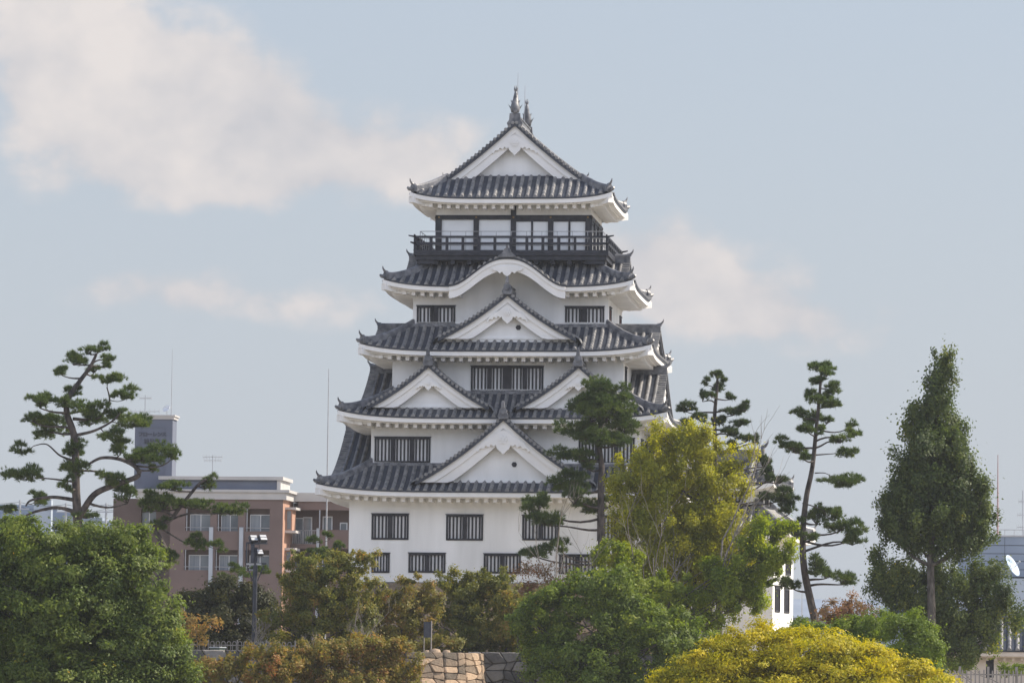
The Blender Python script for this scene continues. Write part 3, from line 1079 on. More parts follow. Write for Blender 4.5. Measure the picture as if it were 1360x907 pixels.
def karahafu(root, T):
    """undulating gable over the fourth roof"""
    b, z0, z1 = KB, KZ0, KZ1
    zc = kara_z
    tb, rb, bb, pb = MB(), MB(), MB(), MB()
    n = 40
    us = [-b + 2 * b * i / n for i in range(n + 1)]
    dv = -.32
    vs = []
    for u in us:
        z = zc(abs(u))
        vs += [T(u, dv, z - .12), T(u, dv, z), T(u, 3.1, z + .12)]
    tb.add(vs, [(3 * k, 3 * k + 1, 3 * k + 4, 3 * k + 3) for k in range(n)] + [(3 * k + 1, 3 * k + 2, 3 * k + 5, 3 * k + 4) for k in range(n)])
    m = 21
    for q in range(m):
        u = -b + .12 + (2 * b - .24) * q / (m - 1)
        prof = [(math.cos(math.pi * w / 5) * .115, math.sin(math.pi * w / 5) * .14) for w in range(6)]
        z = zc(abs(u))
        vs = []
        for d in (dv - .06, 1.0, 3.1):
            for x, dz in prof:
                zz = zc(abs(u + x)) + (.12 * (d - dv) / 3.4)
                vs.append(T(u + x, d, zz + dz - .01))
        fs = [(k * 6 + w, k * 6 + w + 1, k * 6 + w + 7, k * 6 + w + 6) for k in range(2) for w in range(5)] + [tuple(range(6))]
        rb.add(vs, fs)
    for (w0, w1, d0, d1) in ((.12, .36, dv + .06, dv + .35), (.36, .84, dv + .14, dv + .35)):
        vs = []
        for u in us:
            z = zc(abs(u))
            vs += [T(u, d0, z - w0), T(u, d0, z - w1), T(u, d1, z - w1), T(u, d1, z - w0)]
        bb.add(vs, [(4 * k + w, 4 * k + (w + 1) % 4, 4 * k + 4 + (w + 1) % 4, 4 * k + 4 + w) for k in range(n) for w in range(4)] + [(0, 1, 2, 3), (4 * n + 3, 4 * n + 2, 4 * n + 1, 4 * n)])
    # curved soffit and the shaded pediment at the wall
    ov = HW[4] + RUN - HW[3]
    vs = []
    for u in us:
        z = zc(abs(u)) - .42
        vs += [T(u, dv + .3, z), T(u, ov - .04, z)]
    pb.add(vs, [(2 * k, 2 * k + 1, 2 * k + 3, 2 * k + 2) for k in range(n)])
    vs = []
    for u in us:
        z = zc(abs(u)) - .40
        vs += [T(u, ov - .004, max(z, ZE[3] + .44)), T(u, ov - .004, ZE[3] + .43)]
    pb.add(vs, [(2 * k, 2 * k + 1, 2 * k + 3, 2 * k + 2) for k in range(n)])
    g = tb.build('gable', M['tile'], root)
    rb.build('roll_tiles', M['roll'], g)
    bb.build('bargeboard', M['trim'], g)
    pb.build('pediment', M['plaster'], g)
    pm = MB()
    za = z1 - .78
    poly = [(0, -.42), (.18, -.30), (.30, -.12), (.46, -.22), (.62, -.08), (.80, -.06), (1.0, .06), (.6, .18), (0, .26)]
    poly = poly + [(-x, z) for x, z in poly[-2:0:-1]]
    pm.prism([(x, za + z) for x, z in poly], T, dv + .0, dv + .16)
    pm.build('pendant', M['trim'], g)
    rm = MB()
    for hw, a0, a1 in ((.3, -.05, .2), (.2, .2, .36)):
        rm.box(-hw, dv + .02, z1 + a0, hw, 2.9, z1 + a1, T)
    rm.prism([(x, z1 + y) for x, y in ((-.62, .0), (.62, .0), (.45, .14), (.26, .3), (.2, .46), (.08, .56), (.07, .74), (-.07, .74), (-.08, .56), (-.2, .46), (-.26, .3), (-.45, .14))], T, dv - .14, dv + .015)
    rm.build('ridge', M['ridge'], g)


def top_storey(root):
    hw, hd = HW[4], HD[4]
    z0, zt = 20.05, ZE[4] + .4
    # plaster band above, panels between black posts below
    wb = MB()
    for side in ('front', 'right', 'left', 'back'):
        T = side_map(side, hw, hd)
        E = hw if side in ('front', 'back') else hd
        wb.quad(T(-E, 0, 22.98), T(E, 0, 22.98), T(E, 0, zt), T(-E, 0, zt))
    wb.build('wall', M['plaster'], root)
    fr = MB()
    pane, screens, brass = MB(), MB(), MB()
    frames = []
    for side in ('front', 'right', 'left', 'back'):
        T = side_map(side, hw, hd)
        E = hw if side in ('front', 'back') else hd
        nb = 4 if side in ('front', 'back') else 3
        fr.box(-E - .06, -.06, 22.72, E + .06, .12, 23.0, T)
        fr.box(-E - .04, -.04, z0, E + .04, .12, z0 + .5, T)
        pos = [-E + .17 + (2 * E - .34) * k / nb for k in range(nb + 1)]
        for k, u in enumerate(pos):
            tall = side in ('front', 'back') and k == 2
            fr.box(u - .165, -.07, z0 + .5, u + .165, .10, 23.55 if tall else 22.72, T)
            brass.prism([(u + math.cos(w * math.pi / 3) * .07, 22.86 + math.sin(w * math.pi / 3) * .07) for w in range(6)], T, -.11, -.055)
        for k in range(nb):
            a, b = pos[k] + .165, pos[k + 1] - .165
            if side in ('front', 'back') and k < 2:
                screens.quad(T(a, .07, z0 + .5), T(b, .07, z0 + .5), T(b, .07, 22.72), T(a, .07, 22.72))
            else:
                m = (a + b) / 2
                fr.box(m - .06, -.0, z0 + .5, m + .06, .1, 22.64, T)
                fr.box(a, -.0, 22.60, b, .1, 22.72, T)
                screens.quad(T(a, .07, z0 + .5), T(b, .07, z0 + .5), T(b, .07, 22.60), T(a, .07, 22.60))
    f = fr.build('timber_frame', M['darkwood'], root)
    screens.build('panel', M['screen'], f)
    brass.build('nail_cover', M['brass'], f)
    # balcony
    bx, by = hw + 1.25, hd + 1.42
    zd = 20.50
    db = MB()
    db.box(-bx, -by, zd - .14, bx, by, zd)
    db.box(-bx + .12, -by + .12, zd - .42, bx - .12, by - .12, zd - .142)
    # bracket blocks below the deck
    for side in ('front', 'right', 'left', 'back'):
        T = side_map(side, bx, by)
        E = bx if side in ('front', 'back') else by
        n = int(2 * E / 1.1)
        for k in range(n + 1):
            u = -E + .35 + (2 * E - .7) * k / n
            db.box(u - .13, .3, zd - .66, u + .13, 1.3, zd - .425, T)
    bal = db.build('balcony', M['darkwood'], root)
    rl = {'top_rail': (1.02, .06), 'middle_rail': (.60, .075), 'bottom_rail': (.10, .09)}
    for nm, (h, r) in rl.items():
        m = MB()
        for side in ('front', 'right', 'left', 'back'):
            T = side_map(side, bx, by)
            E = bx if side in ('front', 'back') else by
            ext = {'top_rail': .42, 'middle_rail': .30, 'bottom_rail': .1}[nm]
            oo = {'front': 0, 'back': 0, 'right': .013, 'left': .013}[side]
            m.box(-E + .1 - .0, .1 - r, zd + h - r + oo, E - .1, .1 + r, zd + h + r + oo, T)
            for sg in (-1, 1):
                m.add([T(sg * (E - .1), .1 - r, zd + h - r + oo), T(sg * (E - .1), .1 + r, zd + h - r + oo), T(sg * (E - .1), .1 + r, zd + h + r + oo), T(sg * (E - .1), .1 - r, zd + h + r + oo),
                       T(sg * (E + ext - .1), .1 - r * .7, zd + h - r * .4 + .07), T(sg * (E + ext - .1), .1 + r * .7, zd + h - r * .4 + .07), T(sg * (E + ext - .1), .1 + r * .7, zd + h + r * .8 + .07), T(sg * (E + ext - .1), .1 - r * .7, zd + h + r * .8 + .07)],
                      [(0, 1, 5, 4), (1, 2, 6, 5), (2, 3, 7, 6), (3, 0, 4, 7), (4, 5, 6, 7)])
        m.build(nm, M['darkwood'], bal)
    # rail posts
    pm = MB()
    pm.box(-.085, -.085, .0, .085, .085, 1.0)
    post = None
    for side in ('front', 'right', 'left', 'back'):
        T = side_map(side, bx, by)
        E = bx if side in ('front', 'back') else by
        n = 12 if side in ('front', 'back') else 9
        for k in range(n + (1 if side in ('front', 'back') else 0)):
            if side in ('right', 'left') and k == 0:
                continue
            u = -E + .1 + (2 * E - .2) * k / n
            if post is None:
                post = pm.build('rail_post', M['darkwood'], bal)
                c = post
            else:
                c = dup(post, bal)
            c.location = T(u, .1, zd)
    # slim steel safety rail inside the timber rail
    sm = MB()
    for side in ('front', 'right', 'left', 'back'):
        sx, sy = bx - .38, by - .38
        T = side_map(side, sx, sy)
        E = sx if side in ('front', 'back') else sy
        for h in (1.38, .95, .5):
            sm.tube([T(-E, 0, zd + h), T(E, 0, zd + h)], .022, 5)
        n = 12 if side in ('front', 'back') else 9
        for k in range(n + 1):
            u = -E + 2 * E * k / n
            sm.tube([T(u, 0, zd), T(u, 0, zd + 1.38)], .02, 5)
    sm.build('safety_rail', M['steel'], bal)


def top_roof(root):
    ex, ey, zE = 6.36, 5.61, ZE[4]
    gy = 3.45                     # verge plane
    lift, ov = .46, 6.36 - HW[4]
    tb, rb, wb = MB(), MB(), MB()

    def prof(t):
        return .575 * t + .0295 * t * t

    def zfun(E):
        return lambda u, t: zE + prof(t) + lift * (min(1, abs(u) / E) ** 5) * max(0, 1 - t / 2.4) ** 1.6
    for side in ('front', 'back'):
        T = side_map(side, ex, ey)
        tmax = lambda u: max(.02, min(2.45, ex - abs(u)))
        roof_side(tb, rb, T, ex, tmax, zfun(ex))
    for side in ('right', 'left'):
        T = side_map(side, ex, ey)
        tmax = lambda u: max(.02, ex - .02 if abs(u) <= gy else ey - abs(u))
        roof_side(tb, rb, T, ey, tmax, zfun(ey), nseg=12)
    for side in ('front', 'back', 'right', 'left'):
        T = side_map(side, ex, ey)
        E = ex if side in ('front', 'back') else ey
        lf = (lambda E: lambda u, t: zE + lift * (min(1, abs(u) / E) ** 5) * max(0, 1 - t / 2.4) ** 1.2)(E)
        eave_side(wb, T, E, lf, ov)
    r = tb.build('roof', M['tile'], root)
    rb.build('roll_tiles', M['roll'], r)
    for sx in (-1, 1):
        for sy in (-1, 1):
            pts = [Vector((sx * (ex - t), sy * (ey - t), zE + lift * max(0, 1 - t / 2.4) ** 1.2 - .68)) for t in (.12, .5, 1.0, ov)]
            wb.sweep(pts, [(-.22, -.08), (.22, -.08), (.22, .32), (-.22, .32)])
            hb = MB()
            zf = zfun(ex)
            pts = []
            for k in range(8):
                t = .22 + 1.9 * k / 7
                pts.append(Vector((sx * (ex - t), sy * (ey - t), zf(ex - t, t))))
            hb.sweep(pts, [(-.17, -.1), (.17, -.1), (.15, .26), (.08, .36), (-.08, .36), (-.15, .26)])
            corner_horn(hb, pts[0] + Vector((0, 0, .05)), (sx, sy), .85)
            p = Vector((sx * (ex - .02), sy * (ey - .02), zE + lift))
            hb.tube([p + Vector((-sx * .3, -sy * .3, .02)), p + Vector((0, 0, .06)), p + Vector((sx * .10, sy * .10, .14))], [.14, .13, .07], 6)
            hb.build('hip_ridge', M['ridge'], r)
            # descending ridge on the big slope beside the verge
            db = MB()
            pts = []
            for k in range(12):
                t = ex - .35 - (ex - 2.3) * k / 11
                pts.append(Vector((sx * (ex - t), sy * (gy - .62), zf(0, t))))
            db.sweep(pts, [(-.15, -.1), (.15, -.1), (.14, .24), (.07, .33), (-.07, .33), (-.14, .24)], side=(0, 1, 0))
            corner_horn(db, pts[-1] + Vector((0, 0, .05)), (sx, 0), .7)
            db.build('descending_ridge', M['ridge'], r)
    wb.build('eave', M['trim'], r)
    em = MB()
    em.box(-.115, .0, -.115, .115, .8, .115)
    e0 = None
    for side, E in (('front', ex), ('right', ey), ('left', ey), ('back', ex)):
        T = side_map(side, ex, ey)
        n = int(round((2 * E - 1.5) / .56))
        for k in range(n + 1):
            u = -E + .75 + (2 * E - 1.5) * k / n
            lz = zE + lift * (abs(u) / E) ** 5 * .7
            if side == 'front':
                if e0 is None:
                    e0 = em.build('rafter_end', M['trim'], r)
                    q = e0
                else:
                    q = dup(e0, r)
                q.location = (u, -(ey - .55), lz - .545)
            else:
                wb2.box(u - .115, .55, lz - .66, u + .115, 1.35, lz - .43, T)
    e = wb2.build('rafter_end', M['trim'], root)
    e['kind'] = 'stuff'
    zr = zE + prof(ex)
    for side in ('front', 'back'):
        T = side_map(side, ex, ey)
        zc = lambda q: zE + prof(max(0, ex - q))
        gable(root, T, 0, 4.75, 0, zc, ey - gy + .02, ey - gy + .9, wv=1.05, roof=False, pend=1.0, ridge=False, ped_in=.55, zclip=zE + 1.12)
        # skirt roof continues under the gable to the pediment
    # main ridge and shachi
    rm = MB()
    for hw, a0, a1 in ((.30, -.15, .2), (.22, .195, .42), (.27, .415, .5)):
        rm.box(-hw, -gy - .05, zr + a0, hw, gy + .05, zr + a1)
    c = [(math.cos(math.pi * w / 6) * .15, math.sin(math.pi * w / 6) * .15 + zr + .49) for w in range(7)]
    rm.add([(x, -gy - .12, z) for x, z in c] + [(x, gy + .12, z) for x, z in c], [(w, w + 7, w + 8, w + 1) for w in range(6)] + [tuple(range(7)), tuple(range(13, 6, -1))])
    for sg in (-1, 1):
        T = lambda u, d, z: (u, sg * (gy + .1 + d), z)
        rm.prism([(x, zr + z) for x, z in ((-.42, -.22), (.42, -.22), (.5, .0), (.36, .2), (.33, .62), (-.33, .62), (-.36, .2), (-.5, .0))], T, -.12, .12)
    rm.build('main_ridge', M['ridge'], r)
    first = None
    for sg in (-1, 1):
        sh, rod = shachi(root, first)
        first = first or (sh, rod)
        sh.location = (0, sg * (gy - .25), zr + .60)
        sh.rotation_euler = (0, 0, 0 if sg < 0 else math.pi)
        sh.scale = (.84, .84, 1.04)


wb2 = MB()


def shachi(root, first):
    if first:
        s = dup(first[0], root)
        rr = dup(first[1], s)
        for ch in first[0].children:
            if ch.name.startswith('fin'):
                dup(ch, s)
        return s, rr
    # dolphin-carp: head down at the ridge end, tail in the air (faces -Y)
    m = MB()
    spine = [(0, -.34, .06), (0, -.36, .28), (0, -.24, .52), (0, -.10, .78), (0, -.04, 1.02), (0, -.06, 1.24), (0, -.12, 1.40)]
    m.tube(spine, [.30, .36, .33, .26, .20, .13, .07], 10)
    m.tube([(0, -.55, .14), (0, -.66, .10)], [.20, .12], 8)
    # forked tail
    for sx in (-1, 1):
        m.tube([(0, -.10, 1.36), (sx * .08, -.12, 1.52), (sx * .05, -.2, 1.72)], [.08, .07, .015], 5)
    s = m.build('shachi_ornament', M['ridge'], root, smooth=True)
    f = MB()
    for sx in (-1, 1):
        for (z, l, up) in ((.10, .34, .50), (.55, .12, .30)):
            f.add([(sx * .20, -.3, z), (sx * .20, -.10, z + .1), (sx * (.28 + l * .8), -.22, z + up), (sx * (.24 + l * .35), -.26, z + up * .4), (sx * .22, -.34, z + .03), (sx * .22, -.18, z + .22)],
                  [(0, 3, 2), (4, 3, 2), (1, 2, 5), (0, 1, 2)])
    for z in (.4, .75, 1.05):
        f.add([(0, .02, z - .12), (0, .04, z + .14), (0, .20, z + .16), (.03, .05, z)], [(0, 3, 2), (3, 1, 2), (0, 2, 1)])
    f.build('fin', M['ridge'], s)
    d = MB()
    d.tube([(.13, .14, .0), (.13, .14, 1.3), (.13, .14, 2.55)], [.035, .03, .012], 6)
    rod = d.build('lightning_rod', M['steel'], s)
    return s, rod


def stone_base():
    w = thing('stone_rampart', 'high stone base of fitted blocks carrying the white keep', 'stone wall', (KF.o[0], KF.o[1], TZ - .1), -6.3)
    off = (0, 0, TZ - .1)
    mb, jb = MB(), MB()
    hx, hy = HW[0] + .12, HD[0] + .12
    for k, (a, b) in enumerate((((-hx, -hy), (hx, -hy)), ((hx, -hy), (hx, hy)), ((hx, hy), (-hx, hy)), ((-hx, hy), (-hx, -hy)))):
        stone_face(mb, jb, a, b, TZ - .1, KZ - .02, 1.15, .22, 60 + k)
    mb.build('stone_facing', M['stone'], w, off=off)
    jb.build('joint_backing', M['joint'], w, off=off)
    c = MB()
    c.box(-hx, -hy, KZ - .3, hx, hy, KZ - .03)
    c.build('wall_top', M['stonegrey'], w, off=off)


# ------------------------------------------------------------------ side turret
def turret():
    o = P(1026, 822, 297)
    deg = -13.5
    z0 = o[2]
    fr = Frame(o[0], 297, z0, deg)
    root = thing('side_turret', 'two-storey white turret with grey tiled roofs behind the yellow-green tree', 'turret', (o[0], 297, z0), deg)
    # local: front right lower corner at 0,0; body goes -x and +y
    W, D = 7.6, 7.2
    cx, cy = -W / 2, D / 2

    def TF(hw, hd):
        def f(side):
            m = side_map(side, hw, hd)
            return lambda u, d, z: (lambda q: (q[0] + cx, q[1] + cy, q[2]))(m(u, d, z))
        return f
    zl = 5.2      # lower eave
    wb = MB()
    low = TF(W / 2, D / 2)
    rw = [(-2.9, -1.2, .5, 2.0), (.4, 2.1, .5, 2.0), (-2.6, -.6, 2.9, 4.2), (.8, 2.6, 2.9, 4.2)]
    fw = [(1.4, 3.2, 2.9, 4.2), (-1.6, .2, 2.9, 4.2)]
    for side, e, hs in (('front', W / 2, fw), ('right', D / 2, rw), ('left', D / 2, []), ('back', W / 2, [])):
        wall_holes(wb, low(side), -e, e, -3.2, zl + .3, hs)
    wb.build('wall', M['plaster'], root)
    for a, b, c, d in rw:
        lattice_window(root, low('right'), a, b, c, d, '|||||', bar_w=.16)
    for a, b, c, d in fw:
        lattice_window(root, low('front'), a, b, c, d, '|||||')
    # lower skirt roof
    run, ov = 2.6, 1.3
    ex, ey = W / 2 + ov, D / 2 + ov
    mp = TF(ex, ey)

    def skirt(ex, ey, mp, zE, H, run, ov, lift=.4):
        tb, rb, eb = MB(), MB(), MB()
        for side in ('front', 'right', 'left', 'back'):
            E = ex if side in ('front', 'back') else ey
            zf = (lambda E: lambda u, t: zE + hz(t / run, H) + lift * (min(1, abs(u) / E) ** 5) * max(0, 1 - t / run) ** 1.6)(E)
            roof_side(tb, rb, mp(side), E, (lambda E: lambda u: max(.02, min(run, E - abs(u))))(E), zf)
            eave_side(eb, mp(side), E, (lambda E: lambda u, t: zE + lift * (min(1, abs(u) / E) ** 5) * max(0, 1 - t / run) ** 1.2)(E), ov)
        r = tb.build('roof', M['tile'], root)
        rb.build('roll_tiles', M['roll'], r)
        eb.build('eave', M['trim'], r)
        for sx in (-1, 1):
            for sy in (-1, 1):
                hb = MB()
                pts = [Vector((cx + sx * (ex - t), cy + sy * (ey - t), zE + hz(t / run, H) + lift * ((ex - t) / ex) ** 5 * max(0, 1 - t / run) ** 1.6)) for t in (.2, .6, 1.1, 1.6, 2.1, run)]
                hb.sweep(pts, [(-.17, -.1), (.17, -.1), (.15, .26), (.08, .36), (-.08, .36), (-.15, .26)])
                corner_horn(hb, pts[0], (sx, sy), .85)
                hb.build('hip_ridge', M['ridge'], r)
        return r
    skirt(ex, ey, mp, zl, 2.0, run, ov)
    # upper storey
    W2, D2 = W / 2 + ov - run, D / 2 + ov - run
    up = TF(W2, D2)
    wb = MB()
    zu = 8.35
    hs = [(-1.6, -.2, 7.3, 8.3), (.5, 1.6, 7.3, 8.3)]
    for side, e in (('front', W2), ('right', D2), ('left', D2), ('back', W2)):
        wall_holes(wb, up(side), -e, e, zl + 1.9, zu + .4, hs if side in ('front', 'right') else [])
    wb.build('wall', M['plaster'], root)
    for side in ('front', 'right'):
        for a, b, c, d in hs:
            lattice_window(root, up(side), a, b, c, d, '||||')
    # upper hip-and-gable roof, ridge along local x
    ex2, ey2 = W2 + 1.35, D2 + 1.35
    mp2 = TF(ex2, ey2)
    prof = lambda t: .38 * t + .03 * t * t
    gx = ex2 - 1.35
    tb, rb, eb = MB(), MB(), MB()
    lift = .4
    for side in ('front', 'back'):
        roof_side(tb, rb, mp2(side), ex2, lambda u: max(.02, ey2 - .02 if abs(u) <= gx else ex2 - abs(u)), lambda u, t: zu + prof(t) + lift * (abs(u) / ex2) ** 5 * max(0, 1 - t / 1.6) ** 1.6, nseg=10)
    for side in ('right', 'left'):
        roof_side(tb, rb, mp2(side), ey2, lambda u: max(.02, min(1.5, ey2 - abs(u))), lambda u, t: zu + prof(t) + lift * (abs(u) / ey2) ** 5 * max(0, 1 - t / 1.6) ** 1.6)
    for side in ('front', 'back', 'right', 'left'):
        E = ex2 if side in ('front', 'back') else ey2
        eave_side(eb, mp2(side), E, (lambda E: lambda u, t: zu + lift * (min(1, abs(u) / E) ** 5) * max(0, 1 - t / 1.6) ** 1.2)(E), 1.35)
    r = tb.build('roof', M['tile'], root)
    rb.build('roll_tiles', M['roll'], r)
    eb.build('eave', M['trim'], r)
    zr = zu + prof(ey2)
    for side in ('right', 'left'):
        gable(root, mp2(side), 0, ey2 - 1.1, 0, lambda q: zu + prof(max(0, ey2 - q)), ex2 - gx + .02, ex2 - gx + .8, wv=.7, roof=False, pend=.6, ridge=False, zclip=zu + .75)
    rm = MB()
    for hw, a0, a1 in ((.30, -.15, .25), (.22, .245, .5), (.27, .495, .58)):
        rm.box(cx - gx - .05, cy - hw, zr + a0, cx + gx + .05, cy + hw, zr + a1)
    corner_horn(rm, (cx + gx, cy, zr + .35), (1, 0), 1.1)
    corner_horn(rm, (cx - gx, cy, zr + .35), (-1, 0), 1.1)
    rm.build('main_ridge', M['ridge'], r)
    for sx in (-1, 1):
        for sy in (-1, 1):
            hb = MB()
            pts = [Vector((cx + sx * (ex2 - t), cy + sy * (ey2 - t), zu + prof(t) + lift * ((ex2 - t) / ex2) ** 5 * max(0, 1 - t / 1.6) ** 1.6)) for t in (.2, .5, .9, 1.3)]
            hb.sweep(pts, [(-.17, -.1), (.17, -.1), (.15, .26), (.08, .36), (-.08, .36), (-.15, .26)])
            corner_horn(hb, pts[0], (sx, sy), .85)
            hb.build('hip_ridge', M['ridge'], r)
            db = MB()
            pts = [Vector((cx + sx * (gx - .55), cy + sy * (ey2 - t), zu + prof(t))) for t in (ey2 - .3, ey2 * .7, ey2 * .5, 1.5)]
            db.sweep(pts, [(-.15, -.1), (.15, -.1), (.14, .24), (.07, .33), (-.07, .33), (-.14, .24)], side=(1, 0, 0))
            corner_horn(db, pts[-1], (0, sy), .7)
            db.build('descending_ridge', M['ridge'], r)
    # stone plinth
    pw = thing('stone_plinth', 'low stone footing under the side turret', 'stone wall', (o[0], 297, TZ - .2), deg)
    mb, jb = MB(), MB()
    pts = [(-W - .1, -.1), (.1, -.1), (.1, D + .1), (-W - .1, D + .1)]
    for k in range(4):
        stone_face(mb, jb, pts[k], pts[(k + 1) % 4], 0, z0 - 3.1 - TZ + .2 if z0 - 3.1 > TZ + .5 else .6, .8, .1, 90 + k)
    mb.build('stone_facing', M['stone'], pw)
    jb.build('joint_backing', M['joint'], pw)


# ------------------------------------------------------------------ trees
def seg_curve(a, b, n=6, sag=0.0, wob=0.0, r=rnd):
    a, b = Vector(a), Vector(b)
    pts = []
    L_ = (b - a).length
    w = [Vector((r.uniform(-1, 1), r.uniform(-1, 1), r.uniform(-1, 1))) * wob * L_ for _ in range(2)]
    for i in range(n + 1):
        s = i / n
        p = a.lerp(b, s)
        k = math.sin(math.pi * s)
        p = p + Vector((0, 0, sag * L_ * k)) + w[0] * k + w[1] * math.sin(2 * math.pi * s) * .5
        pts.append(p)
    return pts


def smooth_poly(pts, rad, m=5):
    """Catmull-Rom through the joints"""
    P_ = [Vector(p) for p in pts]
    out, orad = [], []
    for i in range(len(P_) - 1):
        p0, p1, p2, p3 = P_[max(i - 1, 0)], P_[i], P_[i + 1], P_[min(i + 2, len(P_) - 1)]
        for k in range(m):
            t = k / m
            out.append(.5 * ((2 * p1) + (p2 - p0) * t + (2 * p0 - 5 * p1 + 4 * p2 - p3) * t * t + (3 * p1 - p0 - 3 * p2 + p3) * t ** 3))
            orad.append(rad[i] + (rad[i + 1] - rad[i]) * t)
    out.append(P_[-1])
    orad.append(rad[-1])
    return out, orad


def poly_mesh(name, verts, k, tone, mat, parent, off):
    """numpy cloud of separate k-gons: verts (N, k, 3), tone (N,)"""
    N_ = verts.shape[0]
    me = bpy.data.meshes.new(name)
    v = (verts.reshape(-1, 3) - np.array(off)).astype(np.float32)
    me.vertices.add(N_ * k)
    me.vertices.foreach_set('co', v.ravel())
    me.loops.add(N_ * k)
    me.loops.foreach_set('vertex_index', np.arange(N_ * k, dtype=np.int32))
    me.polygons.add(N_)
    me.polygons.foreach_set('loop_start', np.arange(0, N_ * k, k, dtype=np.int32))
    me.polygons.foreach_set('loop_total', np.full(N_, k, dtype=np.int32))
    at = me.attributes.new('tone', 'FLOAT', 'POINT')
    at.data.foreach_set('value', np.repeat(tone, k).astype(np.float32))
    me.materials.append(mat)
    me.update(calc_edges=True)
    me.validate()
    o = bpy.data.objects.new(name, me)
    COL.objects.link(o)
    o.parent = parent
    return o


def unit(a):
    return a / np.maximum(np.linalg.norm(a, axis=1, keepdims=True), 1e-9)


def leaves(centers, normals, size, aspect, rg):
    """rhombic leaves, folded a little"""
    n = len(centers)
    t = unit(np.cross(normals, rg.normal(size=(n, 3))))
    b = np.cross(normals, t)
    L_ = (size * rg.uniform(.7, 1.3, n))[:, None]
    W_ = L_ * aspect
    v = np.stack([centers - t * L_ * .5, centers + b * W_ * .5 + normals * L_ * .07, centers + t * L_ * .5 - normals * L_ * .1, centers - b * W_ * .5 + normals * L_ * .07], axis=1)
    return v


LEAF_N, LEAF_SIZE, LEAF_PUFFS = 1.5, 1.32, .2


def leaf_crown(name, blobs, n, size, aspect, mat, parent, off, seed, puff=.42, flat=.75, sub=12, up=.5, shell=.55, tone_shift=0.0, spread=1.0, sprig=0.0):
    """blobs: list of (centre xyz, rx, ry, rz); leaves gather in sprays near the surface of every blob"""
    rg = np.random.default_rng(seed)
    C, NRM, TN = [], [], []
    vol = np.array([b[1] * b[3] + .5 * b[1] * b[2] for b in blobs])
    cnt = (n * LEAF_N * vol / vol.sum()).astype(int)
    size = size * LEAF_SIZE
    for (c, rx, ry, rz), m in zip(blobs, cnt):
        if m < 5:
            continue
        k = max(6, int(sub * LEAF_PUFFS * (rx * rz + rx * ry + ry * rz) / 3 / (puff * puff)))
        d = unit(rg.normal(size=(k, 3)))
        rad = shell + (1 - shell) * rg.uniform(0, 1, k) ** .6
        pc = np.array(c) + d * np.array([rx, ry, rz]) * rad[:, None]
        pr = puff * 1.1 * rg.uniform(.45, 1.7, k)
        pt = np.clip(rg.normal(.45 + tone_shift, .2, k), 0, 1)
        pn = unit(d * .9 + np.array([0, 0, up]) + rg.normal(size=(k, 3)) * .45)
        # weight of every spray: outer, upper ones are fuller
        w = rg.uniform(.5, 1.2, k) * pr ** 1.5
        idx = rg.choice(k, size=m, p=w / w.sum())
        g = unit(rg.normal(size=(m, 3))) * (rg.uniform(0, 1, m) ** .6)[:, None] * 1.05
        stray = rg.uniform(0, 1, m) < .10
        g[stray] *= rg.uniform(1.2, 2.1, (stray.sum(), 1))
        g[:, 2] *= flat
        if sprig:
            # upright shoots: leaves strung along leaning twigs
            tw = unit(d * np.array([.8, .8, .3]) + np.array([0, 0, 1.0]) + rg.normal(size=(k, 3)) * .25)
            ln = sprig * rg.uniform(.4, 1.5, k)
            g = g * .66
            pos = pc[idx] + g * pr[idx][:, None] + tw[idx] * (ln[idx] * rg.uniform(-.5, 1, m))[:, None]
        else:
            pos = pc[idx] + g * pr[idx][:, None] * spread
        nrm = unit(g * .45 + pn[idx] + rg.normal(size=(m, 3)) * .42)
        C.append(pos)
        NRM.append(nrm)
        TN.append(np.clip(pt[idx] + rg.normal(0, .08, m), 0, 1))
    C, NRM, TN = np.concatenate(C), np.concatenate(NRM), np.concatenate(TN)
    return poly_mesh(name, leaves(C, NRM, np.full(len(C), size), aspect, rg), 4, TN, mat, parent, off)


def px_blobs(lst, Y, seed, depth=1.0, dy=0.6):
    """pixel ellipses (px, py, rx, ry[, metres nearer/farther]) -> blobs standing at Y"""
    r = random.Random(seed)
    s = scale_at(Y)
    out = []
    for e in lst:
        q = P(e[0], e[1], Y + (e[4] if len(e) > 4 else r.uniform(-dy, dy)))
        rx, rz = e[2] / s, e[3] / s
        out.append((q, rx, max(rx, rz) * depth * .9, rz))
    return out


def base_point(px, py, Y, z):
    q = P(px, py, Y)
    return np.array([q[0], Y, z])


